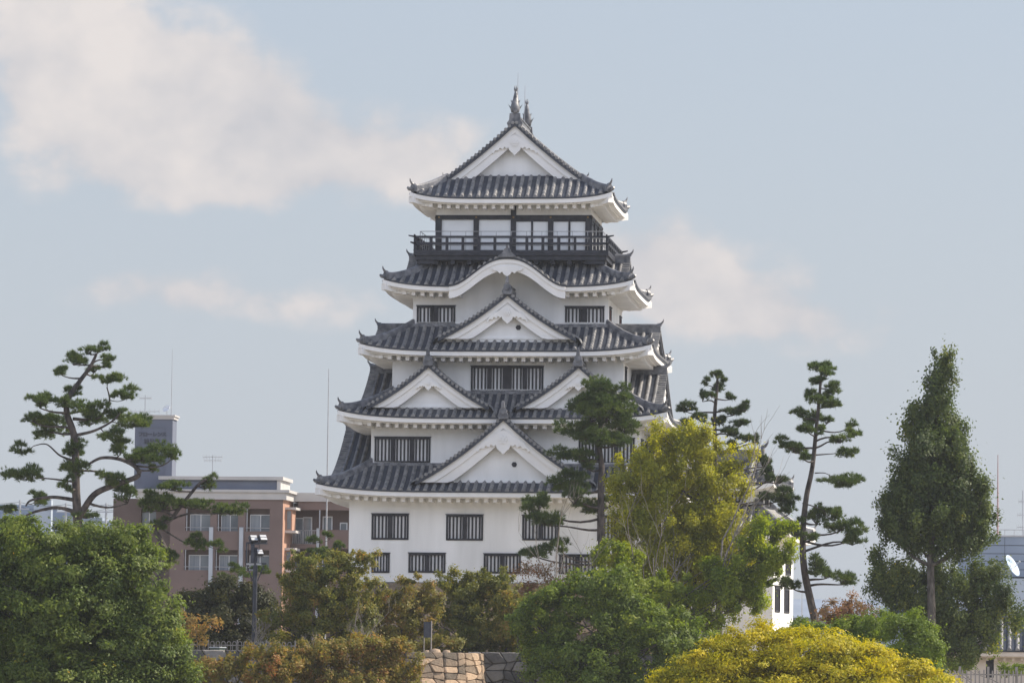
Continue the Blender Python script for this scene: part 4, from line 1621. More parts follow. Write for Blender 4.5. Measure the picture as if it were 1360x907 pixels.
def tree(name, label, cat, trunk, Y, blobs, n, size, aspect, mat, seed, z_base=TZ, bark='bark', depth=1.0, group=None, limbs=True, r0=.2, crown_name='crown', **kw):
    r = random.Random(seed)
    q0 = P(trunk[0][0], trunk[0][1], Y)
    base = np.array([q0[0], Y, z_base])
    root = thing(name, label, cat, base, group=group)
    tb = MB()
    pts = [Vector(base) + Vector((0, 0, -.25))] if q0[2] > z_base + .3 else []
    pts += [Vector(P(t[0], t[1], Y + (t[2] if len(t) > 2 else 0))) for t in trunk]
    if not q0[2] > z_base + .3:
        pts[0].z = z_base - .2
    m = len(pts)
    rad = [r0 * (1 - .8 * i / (m - 1)) for i in range(m)]
    sp, sr = smooth_poly(pts, rad)
    tb.tube(sp, sr, 8)
    bl = px_blobs(blobs, Y, seed, depth)
    if limbs:
        for (c, rx, ry, rz) in bl:
            c = Vector(c)
            # leave the trunk lower than the clump it carries
            cand = [(abs((c.z - p.z) - .55 * math.hypot(c.x - p.x, c.y - p.y) - .2), i) for i, p in enumerate(sp)]
            i = min(cand)[1]
            rr = min(sr[i] * .6, .12)
            tb.tube(seg_curve(sp[i], c, 6, -.06, .08, r), [rr * (1 - .75 * k / 6) for k in range(7)], 5)
            for _ in range(3):
                e = c + Vector((r.uniform(-1, 1) * rx, r.uniform(-1, 1) * ry, r.uniform(-.4, 1) * rz)) * .8
                tb.tube(seg_curve(sp[i].lerp(c, .6), e, 4, .0, .08, r), [rr * .4, rr * .35, rr * .28, rr * .2, rr * .1], 4)
    tb.build('trunk', M[bark], root, smooth=True, off=tuple(base))
    leaf_crown(crown_name, bl, n, size, aspect, M[mat], root, tuple(base), seed, **kw)
    return root


def pine(label, trunk, Y, pads, seed, z_base=TZ, r0=.32, mat='pine', extra=(), dens=1.0, needle=.23, depth=1.6, name='pine_tree', cat='pine tree', taper=.75, ps=1.0):
    """trunk/pads in photo pixels; every pad a cushion of needle tufts on its own bough"""
    r = random.Random(seed)
    rg = np.random.default_rng(seed)
    s = scale_at(Y)
    q0 = P(trunk[0][0], trunk[0][1], Y)
    base = np.array([q0[0], Y, z_base])
    root = thing(name, label, cat, base)
    tb = MB()
    pts = [Vector(base) + Vector((0, 0, -.25))] if q0[2] > z_base + .3 else []
    pts += [Vector(P(t[0], t[1], Y + (t[2] if len(t) > 2 else 0))) for t in trunk]
    m = len(pts)
    rad = [r0 * (1 - taper * i / (m - 1)) for i in range(m)]
    sp, sr = smooth_poly(pts, rad, 6)
    tb.tube(sp, sr, 9)
    boughs = list(zip(sp, sr))
    for ex in extra:
        ep, er = [Vector(P(t[0], t[1], Y + t[2])) for t in ex[0]], ex[1]
        k = len(ep)
        a, b = smooth_poly(ep, [er * (1 - .65 * i / (k - 1)) for i in range(k)], 6)
        tb.tube(a, b, 7)
        boughs += list(zip(a, b))[3:]
    V, TN = [], []
    for e in pads:
        dy = e[4] if len(e) > 4 else r.uniform(-depth, depth)
        c = np.array(P(e[0], e[1], Y + dy))
        rx, rz = e[2] / s * ps, e[3] / s * 1.38 * ps
        ry = rx * r.uniform(.75, 1.05)
        cv = Vector(c)
        i = min(range(len(boughs)), key=lambda j: abs((cv.z - boughs[j][0].z) - .22 * (boughs[j][0] - cv).length) * 1.2 + (boughs[j][0] - cv).length * .55)
        p, pr = boughs[i]
        rr = max(.025, min(pr * .55, .085))
        end = cv + Vector((0, 0, -rz * .45))
        tb.tube(seg_curve(p, end, 7, r.uniform(-.12, .06), .07, r), [rr * (1 - .6 * k / 7) for k in range(8)], 5)
        # twigs into the cushion and tufts on them
        area = rx * ry * 4 + rx * rz * 4
        k = int((44 * area + 16) * dens)
        # cushion made of smaller lobes for an uneven outline
        nl = max(4, int(3 + 3.6 * rx * 1.7))
        lob = unit(rg.normal(size=(nl, 3))) * (rg.uniform(.25, .85, nl) ** .7)[:, None]
        lob[:, 2] = lob[:, 2] * .75 - .05
        lr = rg.uniform(.36, .58, nl)
        li = rg.integers(0, nl, k)
        d = unit(rg.normal(size=(k, 3)))
        d[:, 2] = np.where(d[:, 2] < -.25, -d[:, 2] * .5, d[:, 2])
        u = lob[li] + d * (lr[li] * rg.uniform(.35, 1.0, k) ** .5)[:, None]
        tc = c + u * np.array([rx, ry, rz])
        for j in range(0, nl):
            e2 = Vector(c + lob[j] * np.array([rx, ry, rz]) * .9)
            tb.tube(seg_curve(end, e2, 3, .03, .08, r), [rr * .4, rr * .34, rr * .26, rr * .15], 4)
        ax = unit(d * .75 + np.array([0, 0, .62]) + rg.normal(size=(k, 3)) * .25)
        nn = 15
        A = np.repeat(ax, nn, axis=0)
        Cc = np.repeat(tc, nn, axis=0)
        q = len(A)
        nd = unit(A + rg.normal(size=(q, 3)) * .62)
        Ln = (needle * rg.uniform(.7, 1.2, q))[:, None]
        sd_ = unit(np.cross(nd, rg.normal(size=(q, 3)))) * .017
        st = Cc - A * needle * .25 * rg.uniform(0, 1, (q, 1))
        V.append(np.stack([st - sd_, st + sd_, st + nd * Ln], axis=1))
        tone = np.clip(rg.normal(.46, .16, nl)[li], 0, 1)
        TN.append(np.clip(np.repeat(tone, nn) + rg.normal(0, .07, q), 0, 1))
    tb.build('trunk', M['pinebark'], root, smooth=True, off=tuple(base))
    poly_mesh('crown', np.concatenate(V), 3, np.concatenate(TN), M[mat], root, tuple(base))
    return root


def z5(l):      # rough zoom coordinates used while surveying the left pine
    return [(x / 3.488, y / 3.488 + 440, rx / 3.488, ry / 3.488) for x, y, rx, ry in l]


def zz(l, bx, by, k):
    return [(x / k + bx, y / k + by, rx / k, ry / k) for x, y, rx, ry in l]


def bare_tree(label, px, py_base, py_top, Y, seed, spread=.5, mat='twig', r0=.05, z_base=TZ, levels=4, name='bare_tree', cat='bare tree', lean=0.0, tops=None, nb=(2, 4)):
    """leafless branching stems"""
    r = random.Random(seed)
    base = base_point(px, py_base, Y, z_base)
    root = thing(name, label, cat, base)
    top = P(px, py_top, Y)
    H = top[2] - z_base
    stem, twigs = MB(), MB()

    def grow(mb, p, d, L_, rad, lev):
        pts = [p]
        dd = d.copy()
        n = 4
        for k in range(n):
            dd = (dd + Vector((r.uniform(-.16, .16), r.uniform(-.16, .16), r.uniform(-.05, .12)))).normalized()
            pts.append(pts[-1] + dd * L_ / n)
        mb.tube(pts, [rad * (1 - .55 * k / n) for k in range(n + 1)], 5 if lev < 2 else 3)
        if lev < levels:
            for q in range(r.randint(*nb)):
                i = r.randint(1, n)
                nd = (dd + Vector((r.uniform(-1, 1), r.uniform(-1, 1), r.uniform(-.25, .7))) * spread * 1.5).normalized()
                grow(twigs, pts[i], nd, L_ * r.uniform(.45, .72), max(rad * .5, .008), lev + 1)
    nst = tops or 1
    for q in range(nst):
        d = Vector((lean + (r.uniform(-.5, .5) if nst > 1 else 0) * spread * 1.6, r.uniform(-.2, .2), 1)).normalized()
        grow(stem, Vector(base) + Vector((r.uniform(-.1, .1) * (nst > 1), 0, -.1)), d, H * (.62 if levels > 2 else .9) * r.uniform(.85, 1.05), r0, 0)
    stem.build('trunk', M[mat], root, off=tuple(base))
    twigs.build('branches', M[mat], root, off=tuple(base))
    return root


def plants():
    # ---------------- pines
    pads = z5([(480, 75, 28, 25), (420, 95, 45, 22), (505, 125, 35, 20), (340, 135, 65, 35), (290, 190, 50, 25), (435, 180, 28, 20), (480, 155, 25, 18), (500, 225, 70, 28), (345, 280, 48, 32),
               (590, 290, 70, 35), (185, 330, 75, 40), (290, 330, 40, 35), (400, 350, 90, 40), (220, 440, 110, 55), (160, 405, 55, 25), (420, 410, 70, 40), (540, 380, 60, 35), (630, 420, 100, 35),
               (520, 480, 60, 40), (100, 545, 50, 28), (360, 550, 75, 45), (345, 620, 75, 45), (560, 540, 60, 45), (620, 590, 60, 40), (720, 570, 110, 50), (795, 580, 40, 20), (710, 630, 25, 25),
               (120, 660, 95, 45), (510, 680, 70, 35), (180, 770, 55, 35), (310, 700, 35, 50), (40, 825, 45, 25), (590, 760, 60, 60), (400, 850, 60, 25)])
    pine('tall wide pine with cloud-like pads rising left of the apartment block',
         [(104, 760), (103, 692), (101, 650), (99, 583), (89, 549), (91, 529), (106, 506), (120, 487), (128, 470)], 268, pads, 11, r0=.31, taper=.75,
         extra=[([(103, 690, 0), (125, 657, -.3), (155, 643, -.6), (183, 632, -.8), (180, 620, -.8), (160, 610, -.8), (135, 608, -.7), (118, 616, -.3)], .20),
                ([(101, 680, 0), (75, 674, .3), (45, 680, .6), (25, 690, .8)], .13), ([(100, 664, 0), (70, 660, -.4), (42, 664, -.7), (34, 672, -.8)], .12),
                ([(100, 578, 0), (125, 572, -.5), (148, 560, -.9), (160, 548, -1.0)], .10), ([(97, 556, 0), (128, 556, .5), (145, 535, .7), (142, 514, .8)], .10),
                ([(100, 612, 0), (80, 605, .4), (62, 590, .6), (45, 592, .7)], .07), ([(100, 640, 0), (70, 636, -.2), (45, 634, -.5)], .07),
                ([(100, 625, 0), (118, 625, .6), (135, 627, .9), (150, 632, 1.0)], .08)])
    pads = zz([(305, 370, 70, 27), (270, 450, 90, 50), (495, 350, 45, 40), (440, 445, 80, 30), (580, 480, 85, 34), (265, 540, 45, 30), (425, 620, 60, 42), (525, 645, 42, 25), (290, 705, 62, 35), (170, 465, 45, 38), (215, 420, 40, 30)], 140, 540, 3.488)
    pine('low spreading pine with bent grey boughs in front of the brown apartment block',
         [(196, 800), (210, 770), (224, 745), (212, 715), (205, 700), (226, 690), (240, 672), (262, 645), (274, 636)], 274, pads, 12, r0=.26,
         extra=[([(226, 690, 0), (250, 682, -.4), (275, 682, -.6), (300, 682, -.7)], .07), ([(212, 700, 0), (228, 710, -.3), (250, 722, -.5), (270, 722, -.5)], .07)], depth=1.2)
    pads = zz([(310, 105, 62, 38), (385, 130, 58, 32), (270, 170, 58, 35), (360, 195, 90, 40), (425, 245, 52, 38), (240, 255, 62, 26), (310, 285, 80, 28), (390, 300, 60, 25), (195, 345, 48, 25), (255, 355, 45, 22),
               (285, 390, 30, 18), (215, 460, 68, 34), (235, 510, 40, 36), (90, 550, 52, 42), (140, 595, 60, 30), (300, 540, 45, 28), (378, 525, 40, 18), (90, 715, 72, 26), (180, 690, 30, 25), (300, 200, 50, 35), (345, 150, 50, 30)], 680, 480, 2.835)
    pine('round-headed pine standing in front of the right half of the keep',
         [(801, 790), (799, 730), (798, 650), (799, 620), (795, 586), (797, 560), (793, 530)], 281, pads, 13, r0=.27, taper=.6, dens=1.1, depth=1.1, ps=1.22)
    pads = zz([(330, 170, 50, 24), (258, 210, 25, 33), (330, 250, 55, 33), (365, 210, 20, 18), (240, 310, 40, 36), (295, 290, 30, 20), (400, 305, 33, 26), (140, 370, 70, 36), (225, 430, 50, 28), (145, 460, 35, 22),
               (340, 450, 50, 33), (420, 400, 80, 28), (500, 370, 40, 33), (470, 460, 60, 28), (410, 510, 60, 33), (500, 555, 50, 33), (565, 555, 32, 36), (410, 600, 50, 30), (620, 700, 40, 40), (640, 770, 60, 36), (700, 810, 65, 25)], 880, 460, 4.533)
    pads += zz([(420, 285, 90, 42), (345, 292, 40, 18), (465, 350, 55, 35), (340, 120, 25, 40), (430, 700, 55, 32)], 920, 580, 3.63)
    pine('dark pine with an open top behind the yellow-green tree',
         [(955, 790), (951, 700), (950, 610), (949, 555), (952, 520), (953, 498)], 283, pads, 14, r0=.22, mat='pinedry', taper=.7, depth=.9)
    pads = zz([(950, 130, 80, 34), (990, 160, 45, 33), (930, 210, 60, 26), (1040, 250, 48, 33), (910, 290, 48, 30), (1000, 295, 50, 28), (930, 330, 70, 24), (1020, 345, 48, 33), (990, 448, 36, 26), (900, 430, 60, 38), (820, 405, 50, 26),
               (870, 490, 68, 33), (1135, 470, 33, 22), (1150, 520, 45, 38), (1070, 560, 58, 32), (1110, 645, 65, 38), (960, 505, 28, 26), (790, 615, 80, 36), (720, 580, 55, 36), (850, 660, 48, 28), (1080, 810, 125, 34), (1165, 805, 35, 24)], 880, 460, 4.533)
    pads += zz([(600, 390, 48, 48), (660, 370, 58, 33), (720, 420, 68, 43), (785, 455, 70, 40), (770, 505, 48, 24), (590, 630, 58, 48), (640, 660, 48, 33), (720, 690, 68, 33), (495, 440, 48, 43), (570, 480, 38, 18), (490, 720, 28, 22)], 920, 580, 3.63)
    pine('slim tall pine with separate pads rising right of the turret',
         [(1083, 830), (1077, 800), (1068, 755), (1066, 710), (1071, 660), (1079, 620), (1084, 570), (1088, 530), (1091, 492)], 276, pads, 15, r0=.27, taper=.75, depth=1.1, ps=1.1,
         extra=[([(1066, 668, 0), (1080, 672, -.3), (1095, 678, -.4)], .05), ([(1084, 604, 0), (1098, 603, .2), (1112, 602, .3)], .05), ([(1082, 628, 0), (1095, 628, 0), (1104, 632, 0)], .04)])
    pads = zz([(380, 220, 50, 25), (430, 250, 40, 25), (300, 268, 45, 20), (520, 232, 40, 22), (345, 285, 40, 20), (480, 215, 30, 15)], 220, 700, 4)
    pine('small pine peeking out behind the floodlight pole', [(335, 850), (336, 800), (334, 770), (326, 758)], 279, pads, 16, r0=.09, needle=.2, name='pine_tree')
    pads = zz([(790, 70, 45, 30), (870, 50, 30, 25), (850, 130, 60, 30), (910, 100, 40, 25), (770, 150, 60, 30), (930, 165, 40, 25), (870, 180, 60, 26)], 220, 700, 4)
    pine('small young pine beside the left corner of the keep', [(425, 840), (424, 770), (424, 735), (425, 715)], 286, pads, 17, r0=.10, needle=.2)

    # ---------------- broad trees
    tree('broadleaf_tree', 'large dense green tree filling the lower left corner', 'tree', [(110, 1050), (108, 930), (105, 850), (100, 780)], 215,
         [(60, 718, 60, 34), (120, 712, 50, 28), (168, 722, 45, 28), (15, 745, 45, 48), (95, 765, 80, 46), (180, 770, 52, 42), (35, 815, 60, 50), (125, 820, 75, 48), (195, 825, 48, 42), (60, 875, 70, 48), (155, 878, 75, 45),
          (222, 870, 32, 38), (235, 905, 32, 28), (80, 930, 80, 40), (170, 935, 80, 40), (8, 705, 30, 22), (-15, 800, 40, 80), (80, 800, 90, 70), (150, 795, 70, 60), (100, 860, 100, 60), (190, 850, 60, 50), (70, 745, 60, 36), (150, 745, 60, 34), (30, 850, 60, 60), (90, 905, 110, 40), (200, 895, 60, 36)],
         170000, .135, .45, 'broad', 31, z_base=0, r0=.45, puff=.42, sub=18, up=.55, depth=.9, flat=.6, shell=.5)
    tree('ginkgo_tree', 'tall dark green cone-shaped tree on the far right', 'tree', [(1238, 880), (1237, 800), (1236, 740), (1240, 690), (1240, 620), (1246, 540), (1250, 475)], 262,
         [(1252, 478, 13, 18), (1250, 500, 17, 22), (1245, 525, 19, 26), (1240, 552, 30, 28), (1222, 575, 26, 26), (1256, 578, 28, 30), (1236, 605, 44, 34), (1236, 680, 60, 40), (1208, 622, 24, 30), (1266, 615, 28, 36), (1232, 645, 50, 38),
          (1193, 662, 24, 36), (1275, 655, 32, 38), (1303, 668, 15, 26), (1184, 692, 17, 24), (1212, 700, 34, 28), (1262, 700, 38, 24), (1290, 706, 26, 18), (1302, 692, 18, 24), (1222, 728, 26, 14), (1192, 716, 20, 16), (1272, 728, 30, 16), (1300, 716, 18, 12)],
         62000, .12, .65, 'ginkgo', 32, z_base=9.4, r0=.29, puff=.50, sub=20, flat=1.2, up=.2, depth=1.0, shell=.3, sprig=.38)
    tree('leafy_shrub', 'dark green suckers and shrub at the foot of the cone-shaped tree', 'shrub', [(1250, 900), (1252, 850), (1258, 800)], 263.5,
         [(1160, 758, 20, 24), (1180, 778, 28, 24), (1205, 785, 28, 26), (1262, 770, 30, 30), (1268, 815, 34, 40), (1300, 790, 34, 36), (1300, 830, 36, 36), (1328, 795, 18, 26), (1275, 855, 34, 28), (1250, 865, 24, 22), (1235, 800, 34, 34), (1245, 835, 34, 34), (1228, 768, 24, 22), (1190, 770, 30, 24), (1310, 765, 22, 22), (1345, 815, 14, 22), (1195, 800, 18, 18)],
         40000, .12, .6, 'ginkgo', 33, z_base=9.4, r0=.2, puff=.48, sub=20, flat=1.3, up=.2, depth=.8, shell=.3, tone_shift=.06, sprig=.38)
    tree('broadleaf_tree', 'tall yellow-green airy tree in front of the right end of the keep', 'tree', [(925, 880), (922, 800), (925, 700), (930, 620), (928, 570)], 272,
         [(915, 583, 36, 22), (935, 600, 40, 26), (880, 605, 38, 28), (842, 620, 28, 26), (855, 650, 42, 32), (900, 645, 55, 36), (950, 650, 45, 38), (974, 622, 12, 12), (840, 690, 40, 32), (890, 695, 55, 36), (945, 702, 55, 40),
          (962, 705, 16, 24), (870, 570, 10, 10), (1000, 606, 12, 8), (818, 640, 18, 18), (832, 738, 36, 26), (885, 738, 50, 34), (945, 745, 48, 34), (985, 738, 26, 26), (860, 780, 44, 26), (920, 785, 44, 28)],
         72000, .125, .5, 'yellowgreen', 34, r0=.16, puff=.52, sub=20, flat=1.1, up=.35, depth=.85, shell=.25, sprig=.14)
    tree('broadleaf_tree', 'mid-green bushy tree below the yellow-green tree', 'tree', [(880, 900), (885, 850), (890, 780)], 268,
         [(815, 745, 36, 30), (965, 770, 40, 30), (1015, 715, 26, 28), (1040, 705, 16, 18), (1035, 735, 22, 16), (1000, 765, 36, 30), (985, 795, 32, 26), (830, 785, 45, 34), (890, 800, 55, 40),
          (945, 805, 45, 36), (1000, 740, 30, 26)],
         46000, .13, .5, 'limegreen', 35, r0=.2, puff=.46, sub=16, flat=1.0, up=.4, depth=.8, shell=.35, sprig=.12)
    tree('broadleaf_tree', 'bright green leafy tree standing before the dark stone wall', 'tree', [(790, 1000), (792, 900), (795, 840)], 252,
         [(735, 805, 36, 26), (775, 790, 45, 30), (810, 800, 40, 34), (720, 840, 42, 30), (780, 835, 55, 36), (845, 830, 45, 36), (890, 840, 40, 34), (740, 870, 45, 30), (800, 880, 55, 32), (860, 875, 45, 34), (815, 770, 26, 20), (720, 885, 26, 24), (930, 850, 25, 25),
          (790, 915, 80, 30), (690, 820, 20, 18)],
         60000, .13, .5, 'midgreen', 36, z_base=0, r0=.28, puff=.38, sub=12, flat=.8, up=.45, depth=.8, shell=.45, tone_shift=.03)
    tree('yellow_tree', 'rounded bright yellow tree crown in the right foreground', 'tree', [(1050, 1150), (1050, 1010), (1050, 920)], 200,
         [(1010, 856, 62, 28), (955, 872, 45, 26), (1075, 862, 62, 30), (1135, 880, 60, 28), (1190, 896, 50, 24), (1235, 912, 40, 18), (900, 890, 34, 20), (1000, 895, 75, 36), (1090, 900, 80, 36), (930, 910, 60, 26), (1160, 925, 90, 30), (1020, 930, 130, 40), (880, 912, 25, 15)],
         120000, .115, .36, 'yellow', 37, z_base=0, r0=.4, puff=.42, sub=20, flat=.55, up=.7, depth=.9, shell=.6)
    # ---------------- bushes and shrubs
    tree('round_bush', 'clipped light green round bush, the larger of two behind the yellow tree', 'bush', [(1215, 960), (1215, 900), (1215, 860)], 222, [(1212, 845, 36, 36), (1228, 860, 26, 30), (1195, 838, 25, 26), (1215, 885, 36, 30)],
         12000, .10, .5, 'bushgreen', 41, z_base=0, r0=.12, puff=.26, sub=14, depth=1.0, shell=.7)
    tree('round_bush', 'small light green round bush left of its larger twin', 'bush', [(1150, 960), (1150, 900), (1150, 850)], 224, [(1148, 836, 26, 22), (1165, 830, 22, 20), (1125, 840, 22, 18), (1150, 860, 40, 24)],
         8000, .10, .5, 'bushgreen', 42, z_base=0, r0=.1, puff=.24, sub=14, depth=1.0, shell=.7)
    tree('autumn_shrub', 'brownish orange thin shrub at the foot of the slim pine', 'shrub', [(1122, 850), (1120, 830), (1118, 812)], 268, [(1100, 815, 22, 13), (1128, 802, 26, 15), (1152, 812, 20, 13), (1120, 826, 34, 16)],
         2600, .12, .5, 'brownred', 43, r0=.07, puff=.3, sub=9, shell=.3)
    tree('low_shrub', 'low green shrub between the slim pine and the yellow tree', 'shrub', [(1085, 870), (1085, 850), (1085, 835)], 240, [(1070, 834, 20, 10), (1095, 838, 22, 9), (1055, 842, 20, 10)],
         4000, .11, .5, 'bushgreen', 44, z_base=0, r0=.07, puff=.25, sub=12, shell=.4)
    tree('cherry_tree', 'olive and rust coloured cherry tree at the left corner of the keep', 'tree', [(430, 880), (428, 840), (430, 800)], 262,
         [(425, 752, 36, 20), (462, 748, 34, 18), (490, 740, 18, 8), (400, 775, 36, 26), (445, 785, 46, 30), (480, 785, 30, 26), (420, 815, 46, 30), (470, 825, 40, 30), (390, 805, 26, 22), (435, 845, 45, 24), (395, 745, 16, 12), (380, 840, 30, 24), (360, 820, 22, 20)],
         30000, .12, .5, 'olive', 45, r0=.16, sprig=.20, puff=.36, sub=18, shell=.4, depth=.8, flat=.7)
    tree('cherry_tree', 'rust tinted shrubby cherry against the stone base of the keep', 'tree', [(535, 890), (533, 850), (533, 820)], 263,
         [(510, 800, 30, 22), (540, 798, 34, 22), (565, 815, 20, 22), (520, 830, 42, 26), (555, 845, 24, 24), (500, 850, 36, 20), (575, 790, 18, 16), (495, 820, 30, 22), (590, 855, 20, 14), (545, 770, 14, 10)],
         17000, .12, .5, 'autumn', 46, r0=.12, sprig=.20, puff=.36, sub=18, shell=.35, depth=.8, flat=.7, tone_shift=-.16)
    tree('cherry_tree', 'dark olive cherry tree below the middle lower windows', 'tree', [(640, 890), (638, 850), (640, 815)], 266,
         [(600, 772, 20, 14), (625, 785, 34, 22), (655, 768, 28, 16), (660, 790, 34, 22), (610, 810, 34, 24), (650, 820, 42, 26), (625, 845, 45, 26), (665, 845, 34, 26), (590, 835, 16, 20), (605, 860, 26, 12), (690, 855, 24, 16)],
         27000, .12, .5, 'olive', 47, r0=.16, sprig=.20, puff=.36, sub=18, shell=.4, depth=.8, flat=.7, tone_shift=-.10)
    tree('cherry_tree', 'small olive and orange tree right of the middle lower windows', 'tree', [(690, 890), (688, 850), (690, 825)], 264,
         [(680, 805, 28, 18), (705, 815, 28, 20), (695, 835, 34, 22), (675, 830, 22, 20), (720, 800, 16, 12)],
         10000, .12, .5, 'autumn', 48, r0=.12, sprig=.20, puff=.36, sub=18, shell=.35, depth=.8, flat=.7, tone_shift=-.2)
    tree('autumn_sapling', 'sapling with sparse reddish brown leaves before the white wall', 'tree', [(728, 880), (726, 830), (726, 790)], 270,
         [(705, 760, 24, 14), (740, 765, 28, 18), (760, 780, 18, 16), (720, 785, 34, 18), (700, 785, 20, 12)],
         2400, .11, .5, 'brownred', 49, r0=.06, puff=.32, sub=14, shell=.25, depth=.8)
    tree('dark_shrub', 'dark brown-green dense shrub behind the hooped iron fence', 'shrub', [(300, 890), (300, 850), (300, 810)], 268,
         [(265, 800, 34, 22), (300, 788, 36, 20), (335, 795, 28, 20), (280, 825, 46, 26), (325, 828, 40, 28), (355, 815, 20, 22), (250, 830, 22, 20), (300, 850, 60, 16)],
         24000, .14, .5, 'darkolive', 50, r0=.14, puff=.36, sub=12, shell=.45, depth=.8)
    tree('autumn_sapling', 'thin sapling with orange leaves in front of the hooped fence', 'tree', [(262, 890), (262, 860), (260, 835)], 259.5,
         [(248, 820, 16, 10), (268, 828, 20, 12), (282, 828, 12, 9), (252, 838, 20, 9), (272, 852, 12, 9)],
         700, .13, .5, 'orange', 51, r0=.05, puff=.26, sub=14, shell=.25)
    tree('autumn_shrub', 'wide orange and olive shrub along the bottom edge left of the sunlit wall', 'shrub', [(470, 1000), (470, 930), (470, 890)], 250,
         [(415, 880, 30, 16), (455, 870, 36, 20), (500, 868, 38, 22), (535, 880, 30, 22), (400, 900, 45, 18), (460, 898, 55, 22), (520, 902, 42, 22), (480, 925, 100, 25), (390, 872, 28, 16), (425, 862, 30, 14), (480, 858, 34, 14), (520, 862, 26, 14), (370, 890, 30, 18)],
         30000, .12, .5, 'autumn', 52, z_base=0, r0=.12, sprig=.20, puff=.38, sub=18, shell=.3, depth=.8, flat=.8)
    tree('autumn_shrub', 'yellowish orange shrub at the bottom beside the large green tree', 'shrub', [(320, 1000), (322, 930), (325, 900)], 248,
         [(300, 900, 24, 14), (330, 888, 28, 16), (355, 878, 22, 14), (345, 902, 36, 16), (330, 925, 60, 20), (380, 905, 20, 14), (275, 905, 24, 14), (312, 880, 18, 10), (285, 885, 26, 14), (350, 868, 24, 12), (375, 880, 28, 16), (262, 895, 20, 14), (320, 870, 16, 8)],
         14000, .12, .5, 'autumn', 53, z_base=0, r0=.1, sprig=.28, puff=.36, sub=12, shell=.3, depth=.8, tone_shift=-.05)
    bare_tree('tall leafless sapling with pale branches in front of the right lower windows', 745, 870, 640, 266, 61, .45, r0=.075, levels=3, nb=(3, 5))
    bare_tree('bare grey twiggy shrub in front of the dark brown-green shrub', 335, 880, 808, 261, 62, .75, r0=.035, tops=4, levels=3, name='bare_shrub', cat='shrub')
    bare_tree('bare grey twiggy shrub below the left corner of the keep', 478, 880, 800, 259, 63, .75, r0=.035, tops=4, levels=3, name='bare_shrub', cat='shrub')
    bare_tree('bare grey twiggy shrub on the wall top left of the sunlit stone corner', 415, 880, 838, 257.6, 71, .8, r0=.03, tops=4, levels=3, name='bare_shrub', cat='shrub')
    bare_tree('bare grey twiggy shrub beside the bright green leafy tree', 705, 880, 812, 258.5, 72, .75, r0=.03, tops=3, levels=3, name='bare_shrub', cat='shrub')
    bare_tree('slanting pale bare tree inside the yellow-green tree', 925, 880, 588, 269.5, 64, .40, r0=.11, lean=.16, levels=3, nb=(3, 5))
    bare_tree('thin pale bare stems left of the yellow-green tree', 880, 880, 640, 269, 65, .45, r0=.07, lean=-.12, levels=3, tops=2)
    tree('low_shrub', 'low green hedge shrub by the white plastered house', 'shrub', [(1335, 900), (1335, 892)], 283, [(1338, 889, 12, 5), (1352, 887, 12, 6), (1278, 880, 16, 9), (1262, 885, 16, 10)],
         3000, .11, .5, 'bushgreen', 54, r0=.05, puff=.25, sub=12, shell=.4, z_base=9.4)


# ------------------------------------------------------------------ apartment block
def px_box(mb, fr, x0, y0, x1, y1, ya, yb):
    """box whose front face spans the photo rectangle at local depth ya, going back to yb"""
    a, b = fr.at(x0, y1, yl=ya), fr.at(x1, y0, yl=ya)
    mb.box(a[0], ya, a[2], b[0], yb, b[2])
    return a, b


